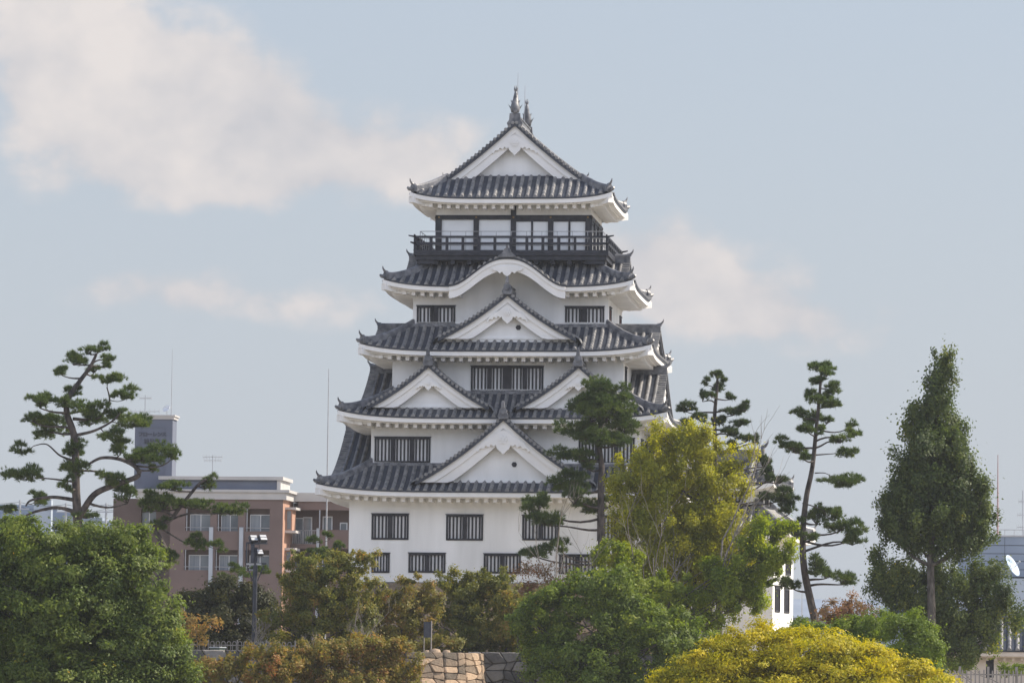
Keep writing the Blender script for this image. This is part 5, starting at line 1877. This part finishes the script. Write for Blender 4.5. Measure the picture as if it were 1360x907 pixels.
def apartment():
    Y = 392
    q = P(376, 784, Y)
    fr = Frame(q[0], Y, 0, -6.3)
    root = thing('apartment_building', 'brown apartment block with pale cornices and a grey rooftop sign tower', 'building', (q[0], Y, 0), -6.3)
    L_ = lambda px, py, yl=0: fr.at(px, py, yl=yl)
    x = lambda px, yl=0: L_(px, 700, yl)[0]
    z = lambda py, yl=0: L_(300, py, yl)[2]
    D = 5.6
    T0 = lambda u, d, zz_: (u, d, zz_)
    # main front with window openings
    holes = []
    wins = [(246, 675, 279, 705), (288, 675, 316, 705), (326, 675, 358, 705), (245, 730, 279, 757), (286, 730, 316, 757), (326, 730, 358, 757)]
    for zrow in (1, 2):
        wins += [(a, c + 54.5 * zrow + 54.5 - 54.5, b, d + 54.5 * zrow) for a, c, b, d in wins[3:6]]
    for a, c, b, d in wins:
        holes.append((x(a), x(b), z(d), z(c)))
    wb = MB()
    xl, xr = x(226), x(375.5)
    wall_holes(wb, T0, xl, xr, 0, z(662), holes, .9)
    wb.quad((xl, 0, 0), (xl, D + 3, 0), (xl, D + 3, z(662)), (xl, 0, z(662)))
    wb.quad((xr, D, 0), (xl, D, 0), (xl, D, z(662)), (xr, D, z(662)))
    wb.build('wall', M['brick'], root)
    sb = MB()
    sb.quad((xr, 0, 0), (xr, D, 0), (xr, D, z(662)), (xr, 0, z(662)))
    s = sb.build('wall', M['bricksunlit'], root)
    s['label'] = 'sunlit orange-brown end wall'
    for i, (a, b, c, d) in enumerate(holes):
        win = MB()
        m = (a + b) / 2
        # balcony-like recess: sash set back
        y0 = .86
        ia = a + (b - a) * .12
        win.box(ia, y0 - .06, c, ia + .07, y0, d * .3 + c * .7 if False else c + (d - c) * .72)
        win.box(b - .07, y0 - .06, c, b, y0, c + (d - c) * .72)
        win.box(ia, y0 - .061, c + (d - c) * .72, b, y0, c + (d - c) * .72 + .07)
        win.box((ia + b) / 2 - .04, y0 - .059, c, (ia + b) / 2 + .04, y0, c + (d - c) * .72)
        w = win.build('window', M['whiteframe'], root)
        g = MB()
        g.quad(((ia + b) / 2, y0 - .03, c), (b, y0 - .03, c), (b, y0 - .03, c + (d - c) * .72), ((ia + b) / 2, y0 - .03, c + (d - c) * .72))
        g.build('glass', M['glass'], w)
        g = MB()
        g.quad((ia, y0 - .03, c), ((ia + b) / 2, y0 - .03, c), ((ia + b) / 2, y0 - .03, c + (d - c) * .72), (ia, y0 - .03, c + (d - c) * .72))
        g.build('curtain', M['curtain'], w)
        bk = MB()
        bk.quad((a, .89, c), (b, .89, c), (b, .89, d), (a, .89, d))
        bk.build('recess_wall', M['brickshade'], w)
        rl = MB()
        rl.tube([(a, .05, c + .28), (b, .05, c + .28)], .03, 4)
        rl.tube([(a + .12, .05, c), (a + .12, .05, d)], .04, 4)
        rl.build('rail', M['steel'], w)
    # pale pillars
    for a, b, t, bt in ((278.5, 283.5, 700, 790), (318.5, 323.5, 700, 790)):
        pb = MB()
        pb.box(x(a), -.28, 0, x(b), -.003, z(t))
        pb.build('pillar', M['pillar'], root)
    # cornice in two steps
    cb = MB()
    zt, zb = z(650), z(663)
    cb.box(x(180), -.35, zt - .22, xr + .55, D, zt)
    cb.box(x(180), -.18, zb, xr + .3, D - .01, zt - .221)
    cb.build('cornice', M['cornice'], root)
    # attic and its pale coping
    ab = MB()
    xa, xb_ = x(214), x(366)
    ab.box(xa, .3, zt, xb_, D - .6, z(637))
    ab.build('attic', M['towergrey'], root)
    ab = MB()
    ab.box(xa - .3, .0, z(637), x(375), D - .3, z(632.5))
    ab.box(x(366.5), .15, zt, x(371.5), D - .5, z(637) - .003)
    ab.build('coping', M['cornice'], root)
    # sign tower
    tb = MB()
    t0, t1 = x(177, 2), x(227, 2)
    zt2 = z(557, 2)
    tb.box(t0, 2, zt + .003, t1, 3.9, zt2)
    tw = tb.build('sign_tower', M['towergrey'], root)
    cb = MB()
    cb.box(t0 - .12, 1.88, zt2, t1 + .12, 4.0, zt2 + .22)
    cb.box(t0 - .22, 1.78, zt2 + .22, t1 + .22, 4.1, z(551.5, 2))
    cb.build('coping', M['cornice'], tw)
    fb = MB()
    pa, pb_ = L_(185, 643, 2), L_(220, 567, 2)
    for (a, b, c, d) in ((pa[0], pb_[0], pb_[2] - .06, pb_[2]), (pa[0], pa[0] + .06, pa[2], pb_[2] - .06), (pb_[0] - .06, pb_[0], pa[2], pb_[2] - .06)):
        fb.box(a, 1.95, c, b, 1.998, d)
    fb.build('sign_border', M['towergrey'], tw)
    for txt, cx_, cy_, size in (('フローレンス', 202.5, 577, .40), ('城見町', 202, 586.5, .42)):
        p = L_(cx_, cy_, 2)
        cu = bpy.data.curves.new('sign_text', 'FONT')
        cu.body = txt
        cu.size = size
        cu.align_x, cu.align_y = 'CENTER', 'CENTER'
        cu.extrude = .03
        if txt[0] == '城':
            cu.space_character = 1.3
        cu.offset = .018
        cu.materials.append(M['lettering'])
        tmp = bpy.data.objects.new('sign_lettering', cu)
        COL.objects.link(tmp)
        bpy.context.view_layer.update()
        me = bpy.data.meshes.new_from_object(tmp.evaluated_get(bpy.context.evaluated_depsgraph_get()))
        bpy.data.objects.remove(tmp)
        t = bpy.data.objects.new('sign_lettering', me)
        COL.objects.link(t)
        t.parent = tw
        t.location = (p[0], 1.965, p[2])
        t.rotation_euler = (math.pi / 2, 0, 0)
    # left wing set back
    wl = MB()
    lw = []
    x2 = lambda px: L_(px, 700, 2.2)[0]
    z2 = lambda py: L_(200, py, 2.2)[2]
    for yy in (676, 729, 783):
        lw.append((x2(187), x2(207), z2(yy + 28), z2(yy)))
    wall_holes(wl, lambda u, d, q_: (u, 2.2 + d, q_), x2(150), xl, 0, z2(662), lw, .5)
    w = wl.build('wall', M['brickshade'], root)
    for a, b, c, d in lw:
        m = MB()
        m.box(a, 2.62, c, b, 2.68, c + .06)
        m.box((a + b) / 2 - .04, 2.62, c + .06, (a + b) / 2 + .04, 2.68, d)
        k = m.build('window', M['whiteframe'], root)
        g = MB()
        g.quad((a, 2.66, c), (b, 2.66, c), (b, 2.66, d), (a, 2.66, d))
        g.build('glass', M['glass'], k)
    # bays on the sunlit end wall
    for (t, b) in ((672, 706), (726, 758)):
        m = MB()
        zb0, zb1 = z(b), z(t)
        y0, y1 = 1.4, 3.4
        m.box(xr + .002, y0, zb0 + .2, xr + .55, y1, zb1 - .2)
        k = m.build('bay_window', M['bricksunlit'], root)
        m = MB()
        m.box(xr + .003, y0 - .25, zb1 - .2, xr + .9, y1 + .25, zb1)
        m.build('shelf', M['cornice'], k)
        m = MB()
        m.box(xr + .003, y0 - .25, zb0, xr + .9, y1 + .25, zb0 + .2)
        m.build('shelf', M['cornice'], k)
        m = MB()
        m.box(xr + .12, y0 - .03, zb0 + .3, xr + .45, y0 - .002, zb1 - .3)
        m.build('glass', M['glass'], k)
    # right wing, set back, with balconies
    yl = D
    X = lambda px: L_(px, 700, yl)[0]
    Z = lambda py: L_(420, py, yl)[2]
    xe = X(520)
    b_ = MB()
    b_.box(xr + .01, yl, 0, xe, yl + 9, Z(668))
    b_.build('wall', M['brickshade'], root)
    b_ = MB()
    b_.box(xr - .0, yl - 1.7, Z(667), xe, yl + 9.2, Z(655.5))
    b_.build('cornice', M['cornice'], root)
    b_ = MB()
    b_.box(xr + .6, yl - 1.5, Z(678), xe, yl - .003, Z(667) - .003)
    for yy in (723, 778):
        b_.box(xr + .02, yl - 1.5, Z(yy + 6), xe, yl - .003, Z(yy))
    bal = b_.build('balcony', M['brick'], root)
    for yy in (723, 778):
        m = MB()
        m.box(X(428), yl - 1.5, Z(yy) + .002, xe, yl - 1.35, Z(yy - 19))
        m.build('parapet', M['brick'], bal)
        m = MB()
        for k in range(14):
            u = xr + .2 + (X(424) - xr - .2) * k / 13
            m.tube([(u, yl - 1.42, Z(yy)), (u, yl - 1.42, Z(yy - 18))], .03, 4)
        m.tube([(xr + .1, yl - 1.42, Z(yy - 18)), (X(425), yl - 1.42, Z(yy - 18))], .04, 4)
        m.build('balcony_railing', M['steel'], bal)
    m = MB()
    m.box(X(424), yl - 1.52, 0, X(428), yl - 1.3, Z(702))
    m.box(X(427.3), yl - 1.5, Z(702) + .01, X(428.6), yl - 1.4, Z(678) - .003)
    m.build('pillar', M['pillar'], root)
    for row in (0, 54.5):
        for (a, t, b, bt) in ((393, 689, 402, 722), (404, 688, 413, 722), (430, 687, 440, 704), (453, 695, 460, 704)):
            m = MB()
            aa, bb_, cc, dd = X(a), X(b), Z(bt + row), Z(t + row)
            m.box(aa - .1, yl - .06, cc - .1, bb_ + .1, yl - .002, dd + .1)
            k = m.build('window', M['whiteframe'], root)
            m = MB()
            m.box(aa, yl - .09, cc, bb_, yl - .061, dd)
            m.build('glass', M['glass'], k)
    # roof furniture
    antenna('roof antenna with crossed rods on top of the grey sign tower', (x(190, 3), 3, z(551.5, 2)), fr, 1.7, [(.35, 1.2), (1.45, .5)])
    antenna('roof antenna on a thin pole above the apartment attic', (x(281, 3), 3, z(632.5)), fr, 1.9, [(1.75, .8), (1.45, .7)])
    d = fr_point(fr, x(219, 3), 3, z(551.5, 2))
    dish('small white satellite dish on the grey sign tower', d, .34, .55, 'dish')
    mast('very thin lightning mast on the grey sign tower', fr_point(fr, x(225, 3), 3, z(551.5, 2)), 5.6, .035, 'steel')
    d = fr_point(fr, x(275, -.1), -.1, zt)
    dish('small white satellite dish leaning on the main cornice', d, .25, .3, 'dish')


def fr_point(fr, lx, ly, lz):
    c, s = math.cos(fr.a), math.sin(fr.a)
    return (fr.o[0] + c * lx - s * ly, fr.o[1] + s * lx + c * ly, fr.o[2] + lz)


def antenna(label, lp, fr, h, arms):
    p = fr_point(fr, *lp)
    root = thing('tv_antenna', label, 'antenna', p, -6.3)
    m = MB()
    m.tube([(0, 0, -.05), (0, 0, h)], .035, 5)
    m.build('pole', M['steel'], root)
    for z, w in arms:
        m = MB()
        m.tube([(-w, 0, z), (w, 0, z)], .025, 4)
        for k in range(7):
            u = -w + 2 * w * k / 6
            m.tube([(u, -.25, z + .03), (u, .25, z + .03)], .015, 4)
            m.tube([(u, 0, z - .16), (u, 0, z + .22)], .013, 4)
        m.build('boom', M['steel'], root)
    return root


def mast(label, p, h, r, mat, name='lightning_mast'):
    m = MB()
    m.tube([(0, 0, -.05), (0, 0, h * .5), (0, 0, h)], [r, r * .8, r * .35], 6)
    m.tube([(0, 0, -.02), (0, 0, .12)], [r * 3, r * 2.4], 8)
    o = m.build(name, M[mat])
    o.location = p
    tag(o, label, 'mast')
    return o


def dish(label, p, r, h, mat, az=-35, el=35):
    root = thing('satellite_dish', label, 'satellite dish', p)
    m = MB()
    m.tube([(0, .1, 0), (0, .1, h * .7), (0, .02, h)], r * .09, 6)
    m.box(-r * .25, -.1, 0, r * .25, .3, .04)
    m.build('stand', M['steel'], root)
    R = Matrix.Rotation(math.radians(az), 4, 'Z') @ Matrix.Rotation(math.radians(90 - el), 4, 'X')
    m = MB()
    n, k = 20, 5
    vs = [Vector((0, 0, 0))]
    for j in range(1, k + 1):
        q = r * j / k
        for i in range(n):
            vs.append(Vector((q * math.cos(2 * math.pi * i / n), q * math.sin(2 * math.pi * i / n), .32 * q * q / r)))
    fs = [(0, 1 + i, 1 + (i + 1) % n) for i in range(n)]
    for j in range(k - 1):
        for i in range(n):
            a = 1 + j * n
            fs.append((a + i, a + n + i, a + n + (i + 1) % n, a + (i + 1) % n))
    vs2 = [v - Vector((0, 0, .03)) for v in vs]
    nv = len(vs)
    allv = [R @ v + Vector((0, 0, h)) for v in vs + vs2]
    fs += [tuple(q + nv for q in f[::-1]) for f in fs]
    a = 1 + (k - 1) * n
    fs += [(a + i, a + i + nv, a + (i + 1) % n + nv, a + (i + 1) % n) for i in range(n)]
    m.add(allv, fs)
    m.build('reflector', M[mat], root, smooth=True)
    m = MB()
    f = R @ Vector((0, 0, r * .95)) + Vector((0, 0, h))
    m.tube([R @ Vector((r * .8, 0, .2 * r)) + Vector((0, 0, h)), f], r * .035, 4)
    m.tube([f, f + (R.to_3x3() @ Vector((0, 0, .1 * r)))], r * .09, 6)
    m.build('feed_arm', M['steel'], root)
    return root


# ------------------------------------------------------------------ background on both sides
def backgrounds():
    # grey panelled building at the right edge
    Y = 420
    q = P(1296, 800, Y)
    fr = Frame(q[0], Y, 0, -6.3)
    root = thing('office_building', 'grey panelled flat-roofed building at the right edge', 'building', (q[0], Y, 0), -6.3)
    L_ = lambda px, py, yl=0: fr.at(px, py, yl=yl)
    z = lambda py, yl=0: L_(1330, py, yl)[2]
    x0, x1 = L_(1272, 700, 4)[0], L_(1460, 700, 4)[0]
    m = MB()
    rows = [712, 724, 735, 745, 756, 766]
    for i in range(len(rows) - 1):
        cols = 6
        for k in range(cols):
            a, b = x0 + (x1 - x0) * k / cols, x0 + (x1 - x0) * (k + 1) / cols
            m.box(a + .02, 4.0, z(rows[i + 1], 4) + .03, b - .02, 4.2, z(rows[i], 4) - .03)
    w = m.build('wall_panels', M['panelgrey'], root)
    m = MB()
    m.box(x0, 4.12, 0, x1, 18, z(712, 4) - .05)
    m.build('wall', M['darksteel'], root)
    m = MB()
    m.box(x0 - .2, 3.9, z(712, 4) - .04, x1 + .2, 18.2, z(710.5, 4))
    m.build('coping', M['cornice'], root)
    m = MB()
    m.box(L_(1240, 770)[0], -1.0, 0, L_(1460, 770)[0], 3.98, z(768))
    m.build('lower_wall', M['panelpale'], root)
    m = MB()
    a, b = L_(1330, 705, 4.2)[0], x1
    for k in range(16):
        u = x0 + (x1 - x0) * k / 15
        m.tube([(u, 4.3, z(710.5, 4)), (u, 4.3, z(703, 4))], .03, 4)
    m.tube([(x0, 4.3, z(703, 4)), (x1, 4.3, z(703, 4))], .035, 4)
    m.build('roof_railing', M['steel'], root)
    mast('tall thin red and white mast on the grey panelled building', fr_point(fr, L_(1325, 705, 6)[0], 6, z(711, 6)), 7.2, .09, 'redwhite')
    p = fr_point(fr, L_(1341, 765, 1.5)[0], 1.5, z(768))
    dish('big pale blue satellite dish on the ledge of the grey panelled building', p, 1.05, 1.05, 'dishblue', az=62, el=28)
    antenna('tall roof antenna at the right edge of the picture', (L_(1358, 700, 8)[0], 8, z(711, 4)), fr, 4.2, [(3.2, .35), (2.0, .45), (.9, .5)])
    # long low roof in the distance
    q = P(1120, 812, 430)
    fr = Frame(q[0], 430, 0, -4)
    root = thing('distant_building', 'long low dark-roofed building beyond the slim pine', 'building', (q[0], 430, 0), -4)
    a, b = fr.at(1010, 806, yl=0), fr.at(1215, 806, yl=0)
    m = MB()
    m.box(a[0], 0, 0, b[0], 12, a[2] - .9)
    m.build('wall', M['panelpale'], root)
    m = MB()
    m.add([(a[0] - .6, -.7, a[2] - .9), (b[0] + .6, -.7, a[2] - .9), (b[0] + .6, 6, a[2] + .9), (a[0] - .6, 6, a[2] + .9), (a[0] - .6, 12.7, a[2] - .9), (b[0] + .6, 12.7, a[2] - .9)],
          [(0, 1, 2, 3), (3, 2, 5, 4), (0, 3, 4), (1, 5, 2), (0, 4, 5, 1)])
    m.build('roof', M['panelgrey'], root)
    # far left low building, pylon and poles
    q = P(70, 700, 470)
    root = thing('distant_building', 'low pale grey rooftop seen behind the wide pine trunk', 'building', (q[0], 470, 0), -4)
    fr = Frame(q[0], 470, 0, -4)
    a, b = fr.at(-40, 690, yl=0), fr.at(190, 690, yl=0)
    m = MB()
    m.box(a[0], 0, 0, b[0], 14, a[2])
    m.build('wall', M['panelpale'], root)
    m = MB()
    for k in range(5):
        zz_ = a[2] + .003 + .32 * k
        m.box(a[0] - .3 + .5 * k, -.3 + .6 * k, zz_, b[0] - 4 - 1.6 * k, 12 - .5 * k, zz_ + .31)
    m.build('roof', M['panelgrey'], root)
    for px, top, lab in ((26, 664, 'thin utility pole at the far left edge'), (87, 668, 'thin utility pole just left of the wide pine trunk'), (140.5, 668, 'thin utility pole right of the wide pine trunk')):
        b0 = P(px, 700, 460)
        t0 = P(px, top, 460)
        root = thing('utility_pole', lab, 'pole', (b0[0], 460, 0), group='utility poles behind the wide pine')
        m = MB()
        m.tube([(0, 0, 0), (0, 0, t0[2])], [.16, .10], 6)
        m.build('pole', M['steel'], root)
        m = MB()
        m.box(-.9, -.05, t0[2] - .9, .9, .05, t0[2] - .78)
        m.build('crossarm', M['steel'], root)
    b0, t0 = P(57, 700, 465), P(57, 664, 465)
    m = MB()
    m.box(-.85, -.8, 0, .85, .8, t0[2])
    o = m.build('roof_tower', M['panelpale'])
    m = MB()
    o.location = (b0[0], 465, 0)
    tag(o, 'slim pale grey tower between the boughs of the wide pine', 'tower')
    # wires
    m = MB()
    pa, pb_, pc = P(26, 666, 460), P(87, 669, 460), P(140.5, 669, 460)
    for dz in (0, .45):
        for a, b in ((P(-60, 664, 460), pa), (pa, pb_), (pb_, pc), (pc, P(200, 670, 460))):
            a, b = Vector(a), Vector(b)
            m.tube([a.lerp(b, k / 8) + Vector((0, 0, dz - .5 - .25 * math.sin(math.pi * k / 8))) for k in range(9)], .022, 3)
    o = m.build('power_line', M['darksteel'])
    tag(o, 'thin overhead wires strung between the far utility poles', 'wires')
    # tall mast behind the keep's left side
    b0, t0 = P(434.5, 640, 330), P(435.5, 490, 330)
    mast('very tall thin mast rising left of the keep', (b0[0], 330, TZ), t0[2] - TZ, .07, 'steel')
    b0, t0 = P(1079.5, 800, 330), P(1079.5, 772, 330)
    b0, t0 = P(1065, 815, 300), P(1065, 770, 300)
    mast('short thin pole beside the lower wall of the turret', (b0[0], 300, TZ), t0[2] - TZ, .04, 'steel')


def white_house():
    Y = 291
    q = P(1300, 893, Y)
    fr = Frame(q[0], Y, q[2] - .3, -6.3)
    root = thing('plastered_house', 'low cream-walled building with grey tiled roof at the lower right', 'house', fr.o, -6.3)
    x0, x1 = fr.at(1262, 880, yl=0)[0], fr.at(1430, 880, yl=0)[0]
    z = lambda py, yl=0: fr.at(1330, py, yl=yl)[2]
    dr = (fr.at(1309.5, 880, yl=0)[0], fr.at(1320, 880, yl=0)[0], .0, z(875))
    zE = z(863, -.9)
    m = MB()
    Dp = 4.6
    wall_holes(m, lambda u, d, q_: (u, d, q_), x0, x1, -1.2, zE + .1, [(dr[0], dr[1], 0.02, dr[3])], .25)
    m.quad((x0, 0, -1.2), (x0, Dp, -1.2), (x0, Dp, zE + .1), (x0, 0, zE + .1))
    m.quad((x1, 0, -1.2), (x1, Dp, -1.2), (x1, Dp, zE + .1), (x1, 0, zE + .1))
    m.quad((x0, Dp, -1.2), (x1, Dp, -1.2), (x1, Dp, zE + .1), (x0, Dp, zE + .1))
    m.build('wall', M['cream'], root)
    m = MB()
    m.quad((dr[0], .2, 0), (dr[1], .2, 0), (dr[1], .2, dr[3]), (dr[0], .2, dr[3]))
    m.build('door', M['darkwood'], root)
    # gabled roof, rolls down the slope
    tb, rb, eb = MB(), MB(), MB()
    E = (x1 - x0) / 2 + .6
    xc = (x0 + x1) / 2
    run = Dp / 2 + .9
    for sg in (1, -1):
        T = (lambda u, d, q_: (xc + u, -.9 + d, q_)) if sg > 0 else (lambda u, d, q_: (xc - u, Dp + .9 - d, q_))
        roof_side(tb, rb, T, E, lambda u: run, lambda u, t: zE + .62 * t + .01 * t * t, nseg=4)
        eave_side(eb, T, E, lambda u, t: zE, .9)
        n = int(2 * E / .55)
        for k in range(n + 1):
            u = -E + .2 + (2 * E - .4) * k / n
            eb.box(u - .09, .5, zE - .62, u + .09, .9, zE - .44, T)
    r = tb.build('roof', M['tile'], root)
    rb.build('roll_tiles', M['roll'], r)
    eb.build('eave', M['cream'], r)
    m = MB()
    zr = zE + .62 * run + .01 * run * run
    m.box(x0 - .6, Dp / 2 - .25, zr - .1, x1 + .6, Dp / 2 + .25, zr + .35)
    m.build('ridge', M['ridge'], r)
    m = MB()
    for xx in (x0, x1):
        m.add([(xx, 0, zE), (xx, Dp, zE), (xx, Dp / 2, zr - .15)], [(0, 1, 2)])
    m.build('gable_wall', M['cream'], root)


# ------------------------------------------------------------------ street furniture
def picket_fence():
    Y = 246
    a, b = P(1262, 890, Y), P(1375, 890, Y)
    zb = 9.45
    x0, x1 = a[0], b[0]
    root = thing('picket_fence', 'weathered picket fence in the lower right corner', 'fence', (x0, Y, zb), -2)
    zt = P(1320, 889, Y)[2] - zb
    m = MB()
    m.add([(-.036, -.02, 0), (.036, -.02, 0), (.036, .02, 0), (-.036, .02, 0), (-.036, -.02, zt - .06), (.036, -.02, zt - .06), (.036, .02, zt - .06), (-.036, .02, zt - .06), (0, -.02, zt), (0, .02, zt)],
          [(0, 1, 5, 8, 4), (2, 3, 7, 9, 6), (0, 4, 7, 3), (1, 2, 6, 5), (4, 8, 9, 7), (5, 6, 9, 8)])
    proto = m.build('picket', M['wood'], root)
    n = int((x1 - x0) / .215)
    for k in range(n):
        o = proto if k == 0 else dup(proto, root)
        o.location = (k * .215 + rnd.uniform(-.015, .015), -.06, rnd.uniform(-.03, .03))
    m = MB()
    m.box(-.06, -.03, -.1, .06, .09, zt + .16)
    p0 = m.build('post', M['wood'], root)
    for k in range(4):
        o = p0 if k == 0 else dup(p0, root)
        o.location = (.9 + k * 1.45 - .4, 0.02, 0)
    for h in (.3, zt - .28):
        m = MB()
        m.box(-.05, -.035, h, x1 - x0, .015, h + .07)
        m.build('rail', M['wood'], root)
    # ledge the fence stands on
    m = MB()
    m.box(20.6, 243.5, 0, 75, 350.0, 9.45)
    struct(m.build('lower_terrace', M['terrace']), 'lower earth terrace to the right of the keep')


def hooped_fence():
    Y = 260.5
    a, b = P(238, 862, Y), P(392, 862, Y)
    x0, x1 = a[0], b[0]
    zb = TZ - .1
    zt = P(300, 851, Y)[2] - zb
    root = thing('iron_fence', 'low hooped metal fence on the terrace edge at the left', 'fence', (x0, Y, zb))
    m = MB()
    w = .2
    pts = [(-w / 2, 0, 0), (-w / 2, 0, zt - .12)] + [(-w / 2 * math.cos(math.pi * k / 6), 0, zt - .12 + .11 * math.sin(math.pi * k / 6)) for k in range(1, 6)] + [(w / 2, 0, zt - .12), (w / 2, 0, 0)]
    m.tube(pts, .022, 5)
    proto = m.build('hoop', M['wood'], root)
    n = int((x1 - x0) / .30)
    for k in range(n):
        o = proto if k == 0 else dup(proto, root)
        o.location = (k * .30, 0, 0)
    for h in (.14, zt - .22):
        m = MB()
        m.tube([(-.1, .03, h), (x1 - x0, .03, h)], .028, 5)
        m.build('rail', M['wood'], root)
    m = MB()
    m.box(-.04, -.0, -.1, .04, .08, zt + .08)
    p0 = m.build('post', M['wood'], root)
    for k in range(5):
        o = p0 if k == 0 else dup(p0, root)
        o.location = (k * (x1 - x0) / 4, .05, 0)


def floodlights():
    Y = 266
    b = P(337.5, 850, Y)
    s = scale_at(Y)
    top = P(338, 716, Y)[2]
    root = thing('floodlight_pole', 'dark steel pole with three floodlights in front of the apartment block', 'floodlight pole', (b[0], Y, TZ))
    H = top - TZ
    m = MB()
    m.tube([(0, 0, -.1), (0, 0, H - .45)], [.15, .12], 10)
    m.tube([(0, 0, -.1), (0, 0, .12)], .26, 10)
    m.build('pole', M['darksteel'], root)
    m = MB()
    zc = H - .35
    for zz_ in (H - .20, H - 1.35):
        m.box(-.52, -.05, zz_ - .05, .62, .05, zz_ + .05)
    m.box(-.52, -.3, H - 1.32, -.46, .3, H - .22)
    m.box(-.25, -.24, H - 1.30, -.05, .1, H - .26)
    for q in (-.4, -.1, .2):
        m.tube([(q, .2, H - 1.4), (q, .2, H - .2)], .022, 4)
    m.tube([(.15, 0, H - 2.3), (.5, 0, H - 1.4)], .03, 5)
    m.tube([(-.12, 0, H - 2.3), (-.5, 0, H - 1.4)], .03, 5)
    m.build('bracket', M['darksteel'], root)
    m = MB()
    m.box(-.5, -.10, H - 1.43, .34, -.055, H - 1.33)
    m.build('crossarm', M['steel'], root)
    R = Matrix.Rotation(math.radians(28), 4, 'Z') @ Matrix.Rotation(math.radians(-38), 4, 'X')
    first = None
    for (px, py, sc) in ((344.5, 714, 1.0), (357, 713.5, 1.0), (352.5, 732.5, .85)):
        p = P(px - 7, py + 0, Y)
        m = MB()
        m.box(-.22, 0, -.20, .22, .24, .20)
        m.tube([(-.24, .1, 0), (-.24, .16, -.34), (.24, .16, -.34), (.24, .1, 0)], .025, 4)
        k = m.build('floodlight', M['darksteel'], root)
        m = MB()
        for zz_ in (-.17, .02):
            m.box(-.19, -.02, zz_, .19, -.003, zz_ + .15)
        m.build('lamp_face', M['lampface'], k)
        k.matrix_local = Matrix.Translation((p[0] - b[0], -.12, p[2] - TZ)) @ R @ Matrix.Scale(sc, 4)


def small_things():
    # green cabinet
    Y = 258.6
    q = P(289, 873, Y)
    root = thing('utility_cabinet', 'dark green metal cabinet in front of the hooped fence', 'cabinet', (q[0], Y, TZ - .1), -30)
    m = MB()
    h = P(289, 858.5, Y)[2] - TZ + .1
    m.box(-.30, -.28, .08, .30, .28, h - .05)
    m.build('body', M['cabinet'], root)
    m = MB()
    m.box(-.34, -.33, h - .049, .34, .33, h)
    m.box(-.33, -.31, 0, .33, .31, .079)
    m.build('top', M['pillar'], root)
    m = MB()
    m.box(-.27, -.297, .14, -.01, -.283, h - .12)
    m.box(.01, -.297, .14, .27, -.283, h - .12)
    d = m.build('door', M['cabinet'], root)
    m = MB()
    m.box(-.06, -.32, .3, -.03, -.298, .42)
    m.build('handle', M['steel'], d)
    # dark notice board on posts
    Y = 259
    q = P(567.5, 858, Y)
    root = thing('notice_board', 'narrow dark board on a post above the sunlit stone wall', 'sign', (q[0], Y, TZ - .05))
    t = P(567.5, 824, Y)[2] - TZ
    bt = P(567.5, 845, Y)[2] - TZ
    m = MB()
    m.box(-.21, -.05, bt, .18, .0, t)
    m.build('panel', M['darksteel'], root)
    m = MB()
    m.tube([(.21, .0, 0), (.21, .0, t + .05)], .035, 6)
    m.tube([(-.18, .03, 0), (-.18, .03, t - .05)], .03, 6)
    m.build('post', M['wood'], root)
    # loose stones on the terrace edge
    r = random.Random(5)
    for k, (px, py, sz, lab) in enumerate(((578, 862, .34, 'rounded boulder at the left foot of the notice board'), (593, 861, .26, 'small boulder lying on the sunlit wall beside the notice board'), (567, 861, .22, 'small stone directly under the notice board'))):
        q = P(px, py, 257.2)
        m = MB()
        n = 9
        vs = [(0, 0, sz * .75)]
        for j in (1, 2):
            for i in range(n):
                a = 2 * math.pi * i / n
                rr = sz * (.75 if j == 1 else 1.05) * r.uniform(.85, 1.15)
                vs.append((rr * math.cos(a), rr * math.sin(a) * .8, sz * (.55 if j == 1 else .02) * r.uniform(.9, 1.1) - (.05 if j == 2 else 0)))
        fs = [(0, 1 + i, 1 + (i + 1) % n) for i in range(n)] + [(1 + i, 1 + n + i, 1 + n + (i + 1) % n, 1 + (i + 1) % n) for i in range(n)]
        m.add(vs, fs)
        o = m.build('boulder', M['stone'], smooth=True)
        o.location = (q[0], 257.2, TZ)
        tag(o, lab, 'boulder')


ground_sheet()
terrace()
stone_walls()
stone_base()
keep()
turret()
apartment()
backgrounds()
white_house()
picket_fence()
hooped_fence()
floodlights()
small_things()
plants()


def haze_box():
    m = bpy.data.materials.new('thin_haze')
    m.use_nodes = True
    nt = m.node_tree
    nt.nodes.clear()
    out = nt.nodes.new('ShaderNodeOutputMaterial')
    v = nt.nodes.new('ShaderNodeVolumePrincipled')
    v.inputs['Color'].default_value = (.86, .90, .96, 1)
    v.inputs['Density'].default_value = 0.00013
    v.inputs['Anisotropy'].default_value = 0.25
    nt.links.new(v.outputs[0], out.inputs['Volume'])
    mb = MB()
    mb.box(-110, -12, -1, 110, 520, 50)
    o = mb.build('haze', m)
    o['kind'] = 'stuff'


haze_box()
